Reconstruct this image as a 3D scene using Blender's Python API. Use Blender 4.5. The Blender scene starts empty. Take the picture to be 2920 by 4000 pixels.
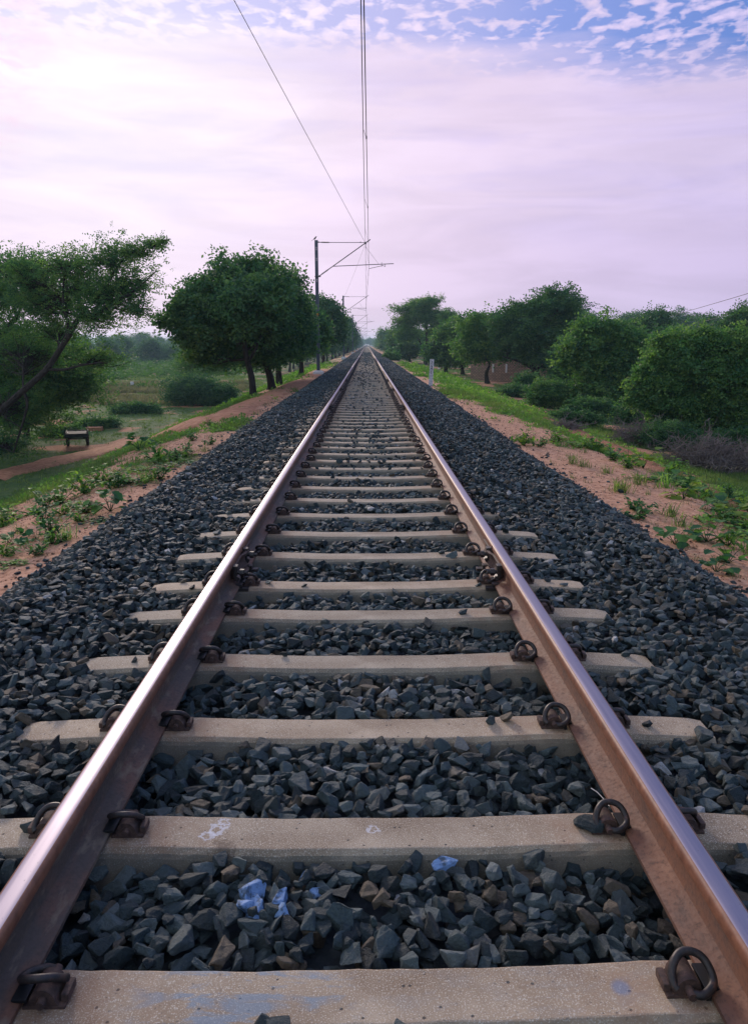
import bpy, bmesh, math, random
import numpy as np
from mathutils import Vector, Matrix

# ------------------------------------------------------------------ camera, sky, sun
sc = bpy.context.scene
C = sc.collection
R = math.radians
PITCH, YAW, F = R(12.94), R(0.54), 2850.0
cam_d = bpy.data.cameras.new('camera')
cam = bpy.data.objects.new('camera', cam_d); C.objects.link(cam)
cam_d.sensor_fit = 'VERTICAL'; cam_d.sensor_height = 36; cam_d.lens = F / 4000 * 36
cam_d.clip_start = 0.05; cam_d.clip_end = 20000
cam.location = (0, 0, 1.5)
cam.rotation_euler = (R(90) - PITCH, 0, -YAW)
sc.camera = cam

SUN_EL, SUN_AZ = R(17), R(-19)          # azimuth from +Y, negative = left
SUN = np.array([math.sin(SUN_AZ) * math.cos(SUN_EL), math.cos(SUN_AZ) * math.cos(SUN_EL), math.sin(SUN_EL)])
sd = bpy.data.lights.new('sun', 'SUN'); sd.energy = 2.3; sd.angle = R(12); sd.color = (1, .84, .72)
sun = bpy.data.objects.new('sun', sd); C.objects.link(sun)
sun.rotation_euler = Vector(SUN).to_track_quat('Z', 'Y').to_euler()
sc.view_settings.view_transform = 'Standard'; sc.view_settings.look = 'None'
sc.view_settings.exposure = 0.28; sc.view_settings.gamma = 1
sc.cycles.max_bounces = 6; sc.cycles.transparent_max_bounces = 4; sc.cycles.volume_bounces = 1
sc.cycles.diffuse_bounces = 3; sc.cycles.glossy_bounces = 2; sc.cycles.transmission_bounces = 3

class NT:
    def __init__(s, t): s.t = t; t.nodes.clear()
    def n(s, k, **kw):
        x = s.t.nodes.new(k)
        for a, b in kw.items():
            if a == 'i':
                for p, v in b.items():
                    if isinstance(v, bpy.types.NodeSocket): s.t.links.new(v, x.inputs[p])
                    else: x.inputs[p].default_value = v
            else: setattr(x, a, b)
        return x
    def math(s, op, a, b=0.0, c=None, clamp=False):
        i = {0: a, 1: b}
        if c is not None: i[2] = c
        return s.n('ShaderNodeMath', operation=op, use_clamp=clamp, i=i).outputs[0]
    def mix(s, f, a, b, bt='MIX'):
        x = s.n('ShaderNodeMix', data_type='RGBA', blend_type=bt, i={0: f, 6: a, 7: b}); return x.outputs[2]
    def ramp(s, f, st, ip='LINEAR'):
        x = s.n('ShaderNodeValToRGB', i={0: f}); r = x.color_ramp; r.interpolation = ip
        while len(r.elements) > 1: r.elements.remove(r.elements[-1])
        for k, (p, c) in enumerate(st):
            if not isinstance(c, (tuple, list)): c = (c, c, c)
            e = r.elements[0] if k == 0 else r.elements.new(p)
            e.position = p; e.color = (*c, 1)
        return x.outputs[0]
    def noise(s, v, sc_, det=4, rough=.55, dist=0, typ='FBM'):
        return s.n('ShaderNodeTexNoise', i={'Vector': v, 'Scale': sc_, 'Detail': det, 'Roughness': rough, 'Distortion': dist}).outputs[0]

def c3(r, g, b): return (r, g, b, 1)

w = bpy.data.worlds.new('World'); sc.world = w; w.use_nodes = True
T = NT(w.node_tree)
dirv = T.n('ShaderNodeTexCoord').outputs['Generated']
sep = T.n('ShaderNodeSeparateXYZ', i={0: dirv})
X_, Y_, Z_ = sep.outputs[0], sep.outputs[1], sep.outputs[2]
sky = T.n('ShaderNodeTexSky', sky_type='NISHITA', sun_disc=False, sun_elevation=SUN_EL, sun_rotation=SUN_AZ, air_density=1.0, dust_density=1.5, ozone_density=3.0).outputs[0]
skyb = T.mix(1.0, sky, (.085, .095, .135, 1), 'MULTIPLY')
dt = T.n('ShaderNodeVectorMath', operation='DOT_PRODUCT', i={0: dirv, 1: tuple(SUN)}).outputs['Value']
dt01 = T.math('MULTIPLY_ADD', dt, .5, .5)
veil = T.ramp(dt01, [(0, (1.08, 1.14, 1.0)), (.5, (1.08, 1.12, 1.0)), (.72, (.80, .76, .78)), (.82, (.55, .47, .69)), (.90, (.635, .53, .73)),
                     (.95, (.73, .60, .765)), (.975, (.80, .665, .81)), (.99, (.84, .725, .84)), (1, (.87, .78, .86))])  # low end: unseen sky behind and overhead brightened as added fill light
# horizon is a little dimmer and pinker than the middle of the veil
hz = T.ramp(Z_, [(0, (.96, .93, .95)), (.10, (.95, .93, .96)), (.2, (1, 1, 1)), (1, (1, 1, 1))])
veil = T.mix(1.0, veil, hz, 'MULTIPLY')
zc = T.math('MAXIMUM', Z_, 0.03)
pl = T.n('ShaderNodeCombineXYZ', i={0: T.math('DIVIDE', X_, zc), 1: T.math('DIVIDE', Y_, zc), 2: 0.0}).outputs[0]
# long thin streaks in the veil
mp = T.n('ShaderNodeMapping', i={0: dirv, 'Rotation': (0, R(7), 0), 'Scale': (1.7, 1.7, 11)}).outputs[0]
st = T.noise(mp, 1.8, 5, .55, .6)
stk = T.ramp(st, [(0, .84), (.42, .93), (.60, 1.03), (1, 1.07)])
veil = T.mix(1.0, veil, stk, 'MULTIPLY')
st2 = T.ramp(T.noise(mp, 3.3, 4, .5, .4), [(.45, 0), (.7, 1)])
lowmask = T.ramp(Z_, [(.1, 0), (.18, 1), (.32, 1), (.36, 0)])
veil = T.mix(T.math('MULTIPLY', T.math('MULTIPLY', st2, lowmask), .35), veil, T.mix(1.0, veil, (.68, .72, .95, 1), 'MULTIPLY'))
# rows of small puffs above the veil, blue between them
puf = T.noise(T.n('ShaderNodeMapping', i={0: pl, 'Scale': (1, .8, 1)}).outputs[0], 15.0, 3, .5, .25)
big = T.noise(pl, 1.3, 3, .5)
side = T.math('MULTIPLY_ADD', X_, .14, .09)
cov = T.math('SUBTRACT', T.math('MULTIPLY_ADD', big, .60, T.math('MULTIPLY_ADD', puf, 1.15, -.40)), side)
cl = T.ramp(cov, [(.34, .0), (.44, .6), (.58, 1)])
edge = T.math('ADD', T.math('MULTIPLY_ADD', T.noise(mp, 2.6, 5, .6), .09, T.math('DIVIDE', Z_, T.math('MAXIMUM', Y_, .05))), T.math('MULTIPLY', X_, .045))
up_ = T.ramp(edge, [(.378, 0), (.425, 1)])
hi_col = T.mix(cl, T.mix(.93, skyb, T.ramp(dt01, [(.86, (.09, .19, .52)), (.93, (.22, .29, .64)), (.97, (.42, .41, .70)), (1, (.50, .47, .72))])), T.mix(1.0, veil, (1.02, 1.03, 1.06, 1), 'MULTIPLY'))
glow = T.ramp(dt01, [(.985, 0), (1, .12)])
hi_col = T.mix(glow, hi_col, veil)
colr = T.mix(up_, veil, hi_col)
pk = T.n('ShaderNodeVectorMath', operation='DISTANCE', i={0: dirv, 1: (-.45, .84, .315)}).outputs['Value']
pkm = T.math('MULTIPLY', T.ramp(pk, [(.05, 1), (.15, 0)]), T.ramp(T.noise(T.n('ShaderNodeMapping', i={0: dirv, 'Scale': (1, 1, 2.6)}).outputs[0], 24, 4, .6, .4), [(.42, 0), (.62, .75)]))
colr = T.mix(pkm, colr, (.80, .55, .72, 1))
colr = T.mix(.02, colr, skyb)
# behind and overhead: mask for that part of the sky, left unused
ov = T.ramp(Y_, [(.0, 1), (.35, 0)])
ov = T.math('MULTIPLY', T.math('MULTIPLY_ADD', ov, 1, 0), .0)
gnd = T.ramp(Z_, [(.0, 0), (.004, 1)])
bg = T.n('ShaderNodeBackground', i={0: colr, 1: 1.0})
T.n('ShaderNodeOutputWorld', i={0: bg.outputs[0]})

# ------------------------------------------------------------------ helpers
fw = np.array([math.sin(YAW) * math.cos(PITCH), math.cos(YAW) * math.cos(PITCH), -math.sin(PITCH)])
rt = np.array([math.cos(YAW), -math.sin(YAW), 0.0]); upv = np.cross(rt, fw)
S = .5658
def ray(px, py): return fw + rt * ((px / S - 1460) / F) - upv * ((py / S - 2000) / F)
def at(px, py, Y):
    d = ray(px, py); return np.array([0, 0, 1.5]) + d * (Y / d[1])

def hash2(ix, iy, s):
    h = (ix.astype(np.int64) * 374761393 + iy.astype(np.int64) * 668265263 + s * 974634777) & 0x7fffffff
    h = (h ^ (h >> 13)) * 1274126177 & 0x7fffffff
    return ((h ^ (h >> 16)) & 0xffff) / 65535.0
def vn(x, y, s=0):
    x = np.asarray(x, float); y = np.asarray(y, float)
    ix = np.floor(x); iy = np.floor(y); fx = x - ix; fy = y - iy
    fx = fx * fx * (3 - 2 * fx); fy = fy * fy * (3 - 2 * fy)
    a = hash2(ix, iy, s); b = hash2(ix + 1, iy, s); c = hash2(ix, iy + 1, s); d = hash2(ix + 1, iy + 1, s)
    return a + (b - a) * fx + (c - a) * fy + (a - b - c + d) * fx * fy
def fbm(x, y, s=0, o=4):
    t = 0; a = .5; n = 0
    for k in range(o): t = t + a * vn(np.asarray(x) * 2**k, np.asarray(y) * 2**k, s + k); n += a; a *= .55
    return t / n

LX = [0, 2.72, 3.6, 5, 6, 9, 11, 12.2, 20, 60, 5000]; LZ = [-.34, -.30, -.36, -.72, -1.12, -2.42, -3.22, -3.46, -3.5, -3.5, -3.5]
RX = [0, 2.72, 3.3, 4.2, 5, 6, 7.5, 9, 12, 20, 5000]; RZ = [-.34, -.30, -.33, -.42, -.72, -1.02, -1.5, -1.75, -1.95, -2.1, -2.3]
def ground(x, y):
    x = np.asarray(x, float); y = np.asarray(y, float)
    wob = (fbm(y * .12, y * 0 + 3, 5, 2) - .5) * .5 * np.clip((np.abs(x) - 3.2) / 2, 0, 1)
    z = np.where(x < 0, np.interp(-x + wob, LX, LZ), np.interp(x + wob, RX, RZ))
    amp = np.clip((np.abs(x) - 2.7) / 3, 0, 1)
    z = z + (fbm(x * .5, y * .5, 11, 3) - .5) * np.interp(np.abs(x), [3, 5, 12, 15], [.05, .05, .05, .16]) * amp + (fbm(x * 3, y * 3, 21, 2) - .5) * .035 * np.clip((np.abs(x) - 2.75) * 4, 0, 1) * (y < 60) * np.interp(np.abs(x), [4, 5, 12, 14], [1, .4, .4, 1])
    # eroded bank on the right of the verge
    b = np.exp(-((x - (5.9 + .4 * np.sin(y * .4))) / .42)**2) * np.clip((y - 9) / 3, 0, 1) * np.clip((30 - y) / 6, 0, 1)
    z = z + b * (.05 + .16 * fbm(x * 1.5, y * 1.5, 31, 3))
    return z
def gpt(px, py):
    d = ray(px, py); t = 1.0
    while t < 3000:
        p = np.array([0, 0, 1.5]) + d * t
        if p[2] < ground(p[0], p[1]): break
        t *= 1.004; t += .01
    return p

def mesh(name, V, Fc, mat, parent=None, smooth=False, attrs=None, mi=None):
    V = np.asarray(V, np.float32).reshape(-1, 3)
    me = bpy.data.meshes.new(name)
    if isinstance(Fc, np.ndarray):
        k = Fc.shape[1]; n = len(Fc)
        me.vertices.add(len(V)); me.vertices.foreach_set('co', V.ravel())
        me.loops.add(n * k); me.loops.foreach_set('vertex_index', Fc.astype(np.int32).ravel())
        me.polygons.add(n); me.polygons.foreach_set('loop_start', np.arange(0, n * k, k, dtype=np.int32))
        me.update(calc_edges=True)
    else:
        me.from_pydata([tuple(map(float, v)) for v in V], [], [tuple(f) for f in Fc])
    for m in (mat if isinstance(mat, (list, tuple)) else [mat]): me.materials.append(m)
    if mi is not None: me.polygons.foreach_set('material_index', np.asarray(mi, np.int32))
    me.polygons.foreach_set('use_smooth', np.full(len(me.polygons), bool(smooth)))
    for k_, a in (attrs or {}).items():
        at_ = me.attributes.new(k_, 'FLOAT', 'POINT'); at_.data.foreach_set('value', np.asarray(a, np.float32))
    me.update()
    o = bpy.data.objects.new(name, me); C.objects.link(o)
    if parent: o.parent = parent
    return o

def tag(o, label=None, cat=None, group=None, kind=None):
    if label: o['label'] = label
    if cat: o['category'] = cat
    if group: o['group'] = group
    if kind: o['kind'] = kind
    return o
def empty(name, loc, rz=0):
    o = bpy.data.objects.new(name, None); C.objects.link(o); o.location = tuple(map(float, loc)); o.rotation_euler = (0, 0, rz)
    o.empty_display_size = .1
    return o
def copy_tree(o, parent=None):
    c = o.copy(); C.objects.link(c); c.parent = parent
    for ch in list(o.children): copy_tree(ch, c)
    return c

class MB:
    def __init__(s): s.v = []; s.f = []; s.m = []
    def add(s, V, Fc, m=0):
        n = len(s.v); s.v += [tuple(map(float, p)) for p in V]; s.f += [tuple(i + n for i in f) for f in Fc]; s.m += [m] * len(Fc)
    def box(s, c, d, rot=None, m=0, bev=0.0):
        x, y, z = [k / 2 for k in d]
        bm = bmesh.new(); bmesh.ops.create_cube(bm, size=1)
        for v in bm.verts: v.co = Vector((v.co.x * 2 * x, v.co.y * 2 * y, v.co.z * 2 * z))
        if bev > 0: bmesh.ops.bevel(bm, geom=bm.edges[:], offset=bev, segments=2, affect='EDGES', profile=.7)
        M = rot if rot is not None else Matrix.Identity(3)
        s.add([M @ v.co + Vector(c) for v in bm.verts], [[v.index for v in f.verts] for f in (bm.verts.index_update() or bm.faces)], m); bm.free()
    def tube(s, P, r, n=8, m=0, cap=True):
        P = [Vector(tuple(map(float, p))) for p in P]; rr = r if isinstance(r, (list, tuple)) else [r] * len(P)
        V = []; Fc = []; prev = None
        for i, p in enumerate(P):
            t = (P[min(i + 1, len(P) - 1)] - P[max(i - 1, 0)]).normalized()
            if prev is None:
                a = Vector((0, 0, 1)) if abs(t.z) < .9 else Vector((1, 0, 0)); prev = t.cross(a).normalized()
            u = (prev - t * prev.dot(t)).normalized(); prev = u; v = t.cross(u)
            for k in range(n):
                a = 2 * math.pi * k / n; V.append(p + (u * math.cos(a) + v * math.sin(a)) * rr[i])
        for i in range(len(P) - 1):
            for k in range(n):
                k2 = (k + 1) % n; Fc.append((i * n + k, i * n + k2, (i + 1) * n + k2, (i + 1) * n + k))
        if cap: Fc.append(tuple(range(n - 1, -1, -1))); Fc.append(tuple((len(P) - 1) * n + k for k in range(n)))
        s.add(V, Fc, m)
    def prism(s, poly, y0, y1, m=0):
        n = len(poly); V = [(x, y0, z) for x, z in poly] + [(x, y1, z) for x, z in poly]
        s.add(V, [(i, (i + 1) % n, n + (i + 1) % n, n + i) for i in range(n)] + [tuple(range(n - 1, -1, -1)), tuple(range(n, 2 * n))], m)
    def build(s, name, mat, parent=None, smooth=False):
        o = mesh(name, s.v, s.f, mat, parent, smooth, mi=s.m)
        bm = bmesh.new(); bm.from_mesh(o.data); bmesh.ops.recalc_face_normals(bm, faces=bm.faces[:]); bm.to_mesh(o.data); bm.free()
        if smooth:
            try: o.data.set_sharp_from_angle(angle=R(40))
            except Exception: pass
        return o
def smoothpath(P, k=6):
    P = [np.array(p, float) for p in P]; P = [2 * P[0] - P[1]] + P + [2 * P[-1] - P[-2]]; out = []
    for i in range(1, len(P) - 2):
        for j in range(k):
            t = j / k; a, b, c, d = P[i - 1:i + 3]
            out.append(.5 * (2 * b + (c - a) * t + (2 * a - 5 * b + 4 * c - d) * t * t + (3 * b - a - 3 * c + d) * t**3))
    out.append(P[-2]); return out

def rotm(n, rng, tilt=None):
    """random rotation matrices; tilt limits lean from upright"""
    if tilt is None:
        q = rng.normal(size=(n, 4)); q /= np.linalg.norm(q, axis=1)[:, None]
    else:
        a = rng.uniform(0, 2 * np.pi, n); th = rng.normal(0, tilt, n); ph = rng.uniform(0, 2 * np.pi, n)
        qa = np.stack([np.cos(a / 2), 0 * a, 0 * a, np.sin(a / 2)], 1)
        qb = np.stack([np.cos(th / 2), np.sin(th / 2) * np.cos(ph), np.sin(th / 2) * np.sin(ph), 0 * a], 1)
        w0, x0, y0, z0 = qb.T; w1, x1, y1, z1 = qa.T
        q = np.stack([w0*w1-x0*x1-y0*y1-z0*z1, w0*x1+x0*w1+y0*z1-z0*y1, w0*y1-x0*z1+y0*w1+z0*x1, w0*z1+x0*y1-y0*x1+z0*w1], 1)
    w_, x, y, z = q.T
    return np.stack([1-2*(y*y+z*z), 2*(x*y-z*w_), 2*(x*z+y*w_), 2*(x*y+z*w_), 1-2*(x*x+z*z), 2*(y*z-x*w_), 2*(x*z-y*w_), 2*(y*z+x*w_), 1-2*(x*x+y*y)], 1).reshape(n, 3, 3)
def tile(protos, idx, pos, M, scale, rnd):
    Vs = []; Fs = []; As = []; off = 0
    scale = np.asarray(scale, float)
    if scale.ndim == 1: scale = np.repeat(scale[:, None], 3, 1)
    for k, (pv, pf) in enumerate(protos):
        s_ = np.nonzero(idx == k)[0]
        if not len(s_): continue
        v = pv[None] * scale[s_][:, None, :]
        v = np.einsum('nij,nkj->nki', M[s_], v) + pos[s_][:, None, :]
        n, m = len(s_), len(pv)
        Vs.append(v.reshape(-1, 3)); Fs.append((pf[None] + (np.arange(n) * m)[:, None, None]).reshape(-1, 3) + off)
        As.append(np.repeat(rnd[s_], m)); off += n * m
    return np.concatenate(Vs), np.concatenate(Fs), np.concatenate(As)

# ------------------------------------------------------------------ materials
def M(name, fn, rough=.8, spec=.3, metal=0.0):
    m = bpy.data.materials.new(name); m.use_nodes = True; t = NT(m.node_tree)
    b = t.n('ShaderNodeBsdfPrincipled', i={'Roughness': rough, 'Specular IOR Level': spec, 'Metallic': metal})
    t.n('ShaderNodeOutputMaterial', i={0: b.outputs[0]})
    t.b = b; t.set = lambda k, v: (t.t.links.new(v, b.inputs[k]) if isinstance(v, bpy.types.NodeSocket) else setattr(b.inputs[k], 'default_value', v))
    t.pos = t.n('ShaderNodeTexCoord').outputs['Object']
    t.wpos = t.n('ShaderNodeNewGeometry').outputs['Position']
    t.att = lambda k: t.n('ShaderNodeAttribute', attribute_name=k).outputs['Fac']
    t.bump = lambda h, s, d=.01: t.set('Normal', t.n('ShaderNodeBump', i={'Height': h, 'Strength': s, 'Distance': d}).outputs[0])
    fn(t); return m

def f_stone(t):
    r = t.att('rnd')
    c = t.ramp(r, [(0, (.009, .018, .021)), (.30, (.021, .036, .041)), (.6, (.037, .059, .064)), (.80, (.070, .098, .102)), (.88, (.105, .132, .134)), (.90, (.088, .074, .055)), (.984, (.085, .07, .048)), (.990, (.20, .21, .21)), (1, (.36, .37, .37))])
    n = t.noise(t.wpos, 45, 4, .65); n2 = t.noise(t.wpos, 7, 2)
    c = t.mix(t.ramp(n, [(.35, 0), (.75, .55)]), c, t.mix(1.0, c, (1.9, 1.8, 1.75, 1), 'MULTIPLY'))
    c = t.mix(t.ramp(n2, [(.45, 0), (.7, .22)]), c, (.11, .092, .07, 1))
    v = t.noise(t.wpos, 150, 3, .7, 1.5)
    c = t.mix(t.ramp(v, [(.62, 0), (.72, .45)]), c, (.2, .2, .19, 1))
    t.set('Base Color', c); t.bump(t.math('MULTIPLY_ADD', n, 1.2, t.math('MULTIPLY', v, .5)), 1.0, .011)
m_stone = M('ballast_rock', f_stone, .72, .35)
def f_blue(t):
    n = t.noise(t.wpos, 38, 4, .65)
    zz = t.n('ShaderNodeSeparateXYZ', i={0: t.n('ShaderNodeNewGeometry').outputs['Normal']}).outputs[2]
    c = t.mix(t.ramp(n, [(.38, 0), (.52, 1)]), (.055, .085, .12, 1), t.mix(n, (.10, .19, .36, 1), (.22, .34, .55, 1)))
    t.set('Base Color', c); t.bump(n, .7, .008)
m_blue = M('blue_stained_rock', f_blue, .7, .3)
def f_bed(t):
    n = t.noise(t.wpos, 22, 4, .7); v = t.n('ShaderNodeTexVoronoi', i={'Vector': t.wpos, 'Scale': 16.0})
    lw = t.noise(t.pos, 2.2, 4, .65); c = t.mix(t.ramp(t.math('MULTIPLY_ADD', lw, .6, t.math('MULTIPLY', n, .4)), [(.36, 0), (.62, 1)]), (.012, .016, .02, 1), (.07, .08, .09, 1))
    t.set('Base Color', c); t.bump(v.outputs[0], 1.0, .03)
m_bed = M('ballast_under_layer', f_bed, .9, .1)

def concrete(kind):
    def f(t):
        n = t.noise(t.pos, 6, 5, .6); g = t.noise(t.pos, 260, 2, .6); g2 = t.noise(t.pos, 90, 3, .6)
        oi = t.n('ShaderNodeObjectInfo').outputs['Random']
        lw = t.noise(t.pos, 2.2, 4, .65); c = t.mix(t.ramp(t.math('MULTIPLY_ADD', lw, .6, t.math('MULTIPLY', n, .4)), [(.36, 0), (.62, 1)]), (.22, .155, .098, 1), (.43, .345, .245, 1))
        c = t.mix(1.0, c, t.ramp(oi, [(0, (.86, .88, .9)), (1, (1.12, 1.08, 1.04))]), 'MULTIPLY')
        c = t.mix(t.ramp(g, [(.54, 0), (.66, .7)]), c, (.74, .68, .56, 1))
        c = t.mix(t.ramp(g2, [(.28, .8), (.38, 0)]), c, (.14, .125, .11, 1))
        vo = t.n('ShaderNodeTexVoronoi', i={'Vector': t.pos, 'Scale': 34.0, 'Randomness': 1.0})
        hole = t.math('MULTIPLY', t.ramp(vo.outputs[0], [(.10, 1), (.16, 0)]), t.ramp(vo.outputs[1], [(.58, 0), (.62, 1)]))
        c = t.mix(t.math('MULTIPLY', hole, .85), c, (.05, .05, .05, 1))
        sp = t.n('ShaderNodeSeparateXYZ', i={0: t.pos}); ax = t.math('ABSOLUTE', sp.outputs[0])
        # rust stain beside the rails
        ru = t.ramp(t.math('ADD', ax, t.math('MULTIPLY_ADD', n, .22, -.11)), [(.42, 0), (.64, .55), (.80, .75), (.98, .75), (1.08, .1), (1.15, 0)])
        c = t.mix(t.math('MULTIPLY', ru, t.ramp(t.noise(t.pos, 14, 4, .6), [(.35, .15), (.65, .9)])), c, (.27, .145, .085, 1))
        # shade painted into the colour of the steep side faces, mottled by noise
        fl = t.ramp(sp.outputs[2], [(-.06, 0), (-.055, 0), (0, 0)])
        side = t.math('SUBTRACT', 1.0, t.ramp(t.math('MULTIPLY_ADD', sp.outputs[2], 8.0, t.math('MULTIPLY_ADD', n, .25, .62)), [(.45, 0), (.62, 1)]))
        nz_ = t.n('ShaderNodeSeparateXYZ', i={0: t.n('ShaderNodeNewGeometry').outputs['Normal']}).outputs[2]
        flank_shade = t.math('MULTIPLY', t.ramp(nz_, [(.35, 1), (.75, 0)]), t.ramp(t.math('MULTIPLY_ADD', n, .5, t.math('MULTIPLY', g2, .5)), [(.3, 1), (.7, .7)]))
        c = t.mix(t.math('MULTIPLY', flank_shade, .8), c, (.105, .115, .105, 1))
        if kind == 'painted':
            mv = t.n('ShaderNodeMapping', i={0: t.pos, 'Rotation': (0, 0, R(-35)), 'Scale': (6, 20, 5)}).outputs[0]
            sm = t.ramp(t.noise(mv, 1.0, 5, .65, .5), [(.50, 0), (.58, 1)])
            rg = t.math('MULTIPLY', t.ramp(t.math('ADD', sp.outputs[0], 1.0), [(.40, 0), (.55, 1), (.90, 1), (1.0, .1), (1, .15)]), t.ramp(t.noise(t.pos, 9, 2), [(.35, 0), (.5, 1)]))
            c = t.mix(t.math('MULTIPLY', t.math('MULTIPLY', sm, rg), .62), c, (.19, .28, .36, 1))
            d = t.n('ShaderNodeVectorMath', operation='DISTANCE', i={0: t.pos, 1: (.60, .0, .005)}).outputs['Value']
            c = t.mix(t.ramp(t.math('ADD', d, t.math('MULTIPLY', n, .02)), [(.026, .5), (.038, 0)]), c, (.12, .22, .38, 1))
        if kind == 'spotted':
            for q, r0 in (((-.475, .012, .004), .028), ((-.465, .05, .004), .018), ((-.50, -.02, .004), .02), ((.015, .015, 0), .02)):
                d = t.n('ShaderNodeVectorMath', operation='DISTANCE', i={0: t.pos, 1: q}).outputs['Value']
                nn = t.noise(t.pos, 60, 3, .6)
                c = t.mix(t.ramp(t.math('ADD', d, t.math('MULTIPLY_ADD', nn, .07, -.035)), [(r0 * .5, .0), (r0 * .6, .7), (r0 * .9, .5), (r0 * 1.05, 0)]), c, (.70, .70, .74, 1))
            d = t.n('ShaderNodeVectorMath', operation='DISTANCE', i={0: t.pos, 1: (-.44, -.07, 0)}).outputs['Value']
            c = t.mix(t.ramp(t.math('ADD', d, t.math('MULTIPLY_ADD', g2, .14, -.07)), [(.020, .6), (.045, 0)]), c, (.13, .095, .07, 1))
        t.set('Base Color', c)
        t.bump(t.math('ADD', t.math('MULTIPLY', g, .5), t.math('SUBTRACT', t.math('MULTIPLY', g2, .6), t.math('MULTIPLY', hole, 2.0))), .5, .003)
    return f
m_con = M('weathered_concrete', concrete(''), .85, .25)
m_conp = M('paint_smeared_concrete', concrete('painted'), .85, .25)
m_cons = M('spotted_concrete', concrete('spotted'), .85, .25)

def f_rust(t):
    mp_ = t.n('ShaderNodeMapping', i={0: t.wpos, 'Scale': (1, .35, 1)}).outputs[0]
    n = t.noise(mp_, 11, 5, .65); n2 = t.noise(t.wpos, 75, 4, .7)
    c = t.ramp(n, [(.28, (.07, .045, .038)), (.45, (.16, .08, .052)), (.60, (.18, .080, .046)), (.78, (.25, .12, .07))])
    c = t.mix(t.ramp(n2, [(.5, 0), (.68, .6)]), c, (.06, .045, .04, 1))
    # left rail carries more grease and caked dust on its inner foot
    sx = t.n('ShaderNodeSeparateXYZ', i={0: t.wpos})
    lf = t.math('MULTIPLY', t.ramp(t.math('MULTIPLY_ADD', sx.outputs[0], .5, .5), [(.30, 1), (.6, 0)]), t.ramp(sx.outputs[2], [(.10, 1), (.16, 0)]))
    gr = t.ramp(t.noise(mp_, 4.5, 5, .6), [(.42, 0), (.55, 1)])
    c = t.mix(t.math('MULTIPLY', lf, t.math('MULTIPLY', gr, .8)), c, (.07, .062, .052, 1))
    c = t.mix(t.math('MULTIPLY', lf, t.ramp(t.noise(mp_, 23, 4, .6), [(.55, 0), (.66, .6)])), c, (.24, .18, .12, 1))
    t.set('Base Color', c); t.set('Roughness', t.ramp(n2, [(.3, .55), (.7, .85)])); t.bump(t.math('MULTIPLY_ADD', n2, .6, n), .5, .003)
m_rust = M('rusty_steel', f_rust, .7, .4)
def f_head(t):
    mp_ = t.n('ShaderNodeMapping', i={0: t.wpos, 'Scale': (14, .5, 14)}).outputs[0]
    n = t.noise(mp_, 6, 3, .5); pit = t.ramp(t.noise(t.wpos, 95, 3, .6), [(.27, 1), (.31, 0)])
    c = t.mix(n, (.26, .24, .28, 1), (.38, .35, .41, 1)); c = t.mix(t.math('MULTIPLY', pit, .8), c, (.12, .09, .08, 1))
    t.set('Base Color', c); t.set('Roughness', t.ramp(n, [(.3, .40), (.7, .54)])); t.set('Metallic', t.math('SUBTRACT', 1.0, pit)); t.bump(pit, .3, -.001)
m_head = M('polished_running_steel', f_head, .3, .5, 1)
def f_headside(t):
    n = t.noise(t.wpos, 30, 4, .6)
    t.set('Base Color', t.ramp(n, [(.3, (.13, .052, .030)), (.6, (.22, .092, .050)), (.8, (.30, .14, .085))])); t.bump(n, .4, .002)
m_hside = M('rusty_rail_edge', f_headside, .55, .45)
def f_iron(t):
    n = t.noise(t.wpos, 60, 4, .65)
    c = t.ramp(n, [(.3, (.012, .013, .014)), (.55, (.032, .025, .023)), (.72, (.10, .05, .035))])
    t.set('Base Color', c); t.bump(n, .4, .002)
m_iron = M('greasy_spring_steel', f_iron, .5, .45)
def f_cast(t):
    n = t.noise(t.wpos, 55, 4, .65)
    t.set('Base Color', t.ramp(n, [(.3, (.035, .025, .022)), (.6, (.10, .06, .048)), (.78, (.20, .11, .075))])); t.bump(n, .5, .003)
m_cast = M('rusty_cast_iron', f_cast, .75, .3)
def f_plastic(t): t.set('Base Color', (.012, .013, .014, 1))
m_pad = M('black_liner', f_plastic, .5, .4)
def f_galv(t):
    n = t.noise(t.pos, 3, 4, .6); t.set('Base Color', t.mix(n, (.075, .085, .12, 1), (.13, .145, .19, 1)))
m_galv = M('galvanised_steel', f_galv, .5, .4, .2)
def f_gdark(t): t.set('Base Color', (.045, .05, .055, 1))
m_dark = M('dark_metal', f_gdark, .55, .4)
m_wire = M('wire_copper_dulled', lambda t: t.set('Base Color', (.03, .035, .035, 1)), .6, .3)
m_yel = M('yellow_paint', lambda t: t.set('Base Color', (.75, .42, .03, 1)), .6, .3)
m_blk = M('black_paint', lambda t: t.set('Base Color', (.012, .014, .014, 1)), .5, .3)
def f_white(t):
    n = t.noise(t.pos, 16, 5, .65); n2 = t.noise(t.pos, 5, 3, .6)
    c = t.mix(t.ramp(n, [(.4, 0), (.62, .8)]), (.72, .68, .74, 1), (.26, .25, .27, 1)); c = t.mix(t.ramp(n2, [(.5, 0), (.75, .6)]), c, (.2, .19, .17, 1))
    t.set('Base Color', c)
m_white = M('flaking_whitewash', f_white, .85, .2)
m_lime = M('pale_stone', lambda t: t.set('Base Color', t.mix(t.noise(t.pos, 8, 4), (.55, .52, .5, 1), (.75, .72, .7, 1))), .85, .2)
def f_bark(t):
    mp_ = t.n('ShaderNodeMapping', i={0: t.wpos, 'Scale': (1, 1, .3)}).outputs[0]
    n = t.noise(mp_, 14, 4, .6); t.set('Base Color', t.ramp(n, [(.3, (.016, .014, .014)), (.7, (.06, .05, .045))])); t.bump(n, .8, .03)
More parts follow.
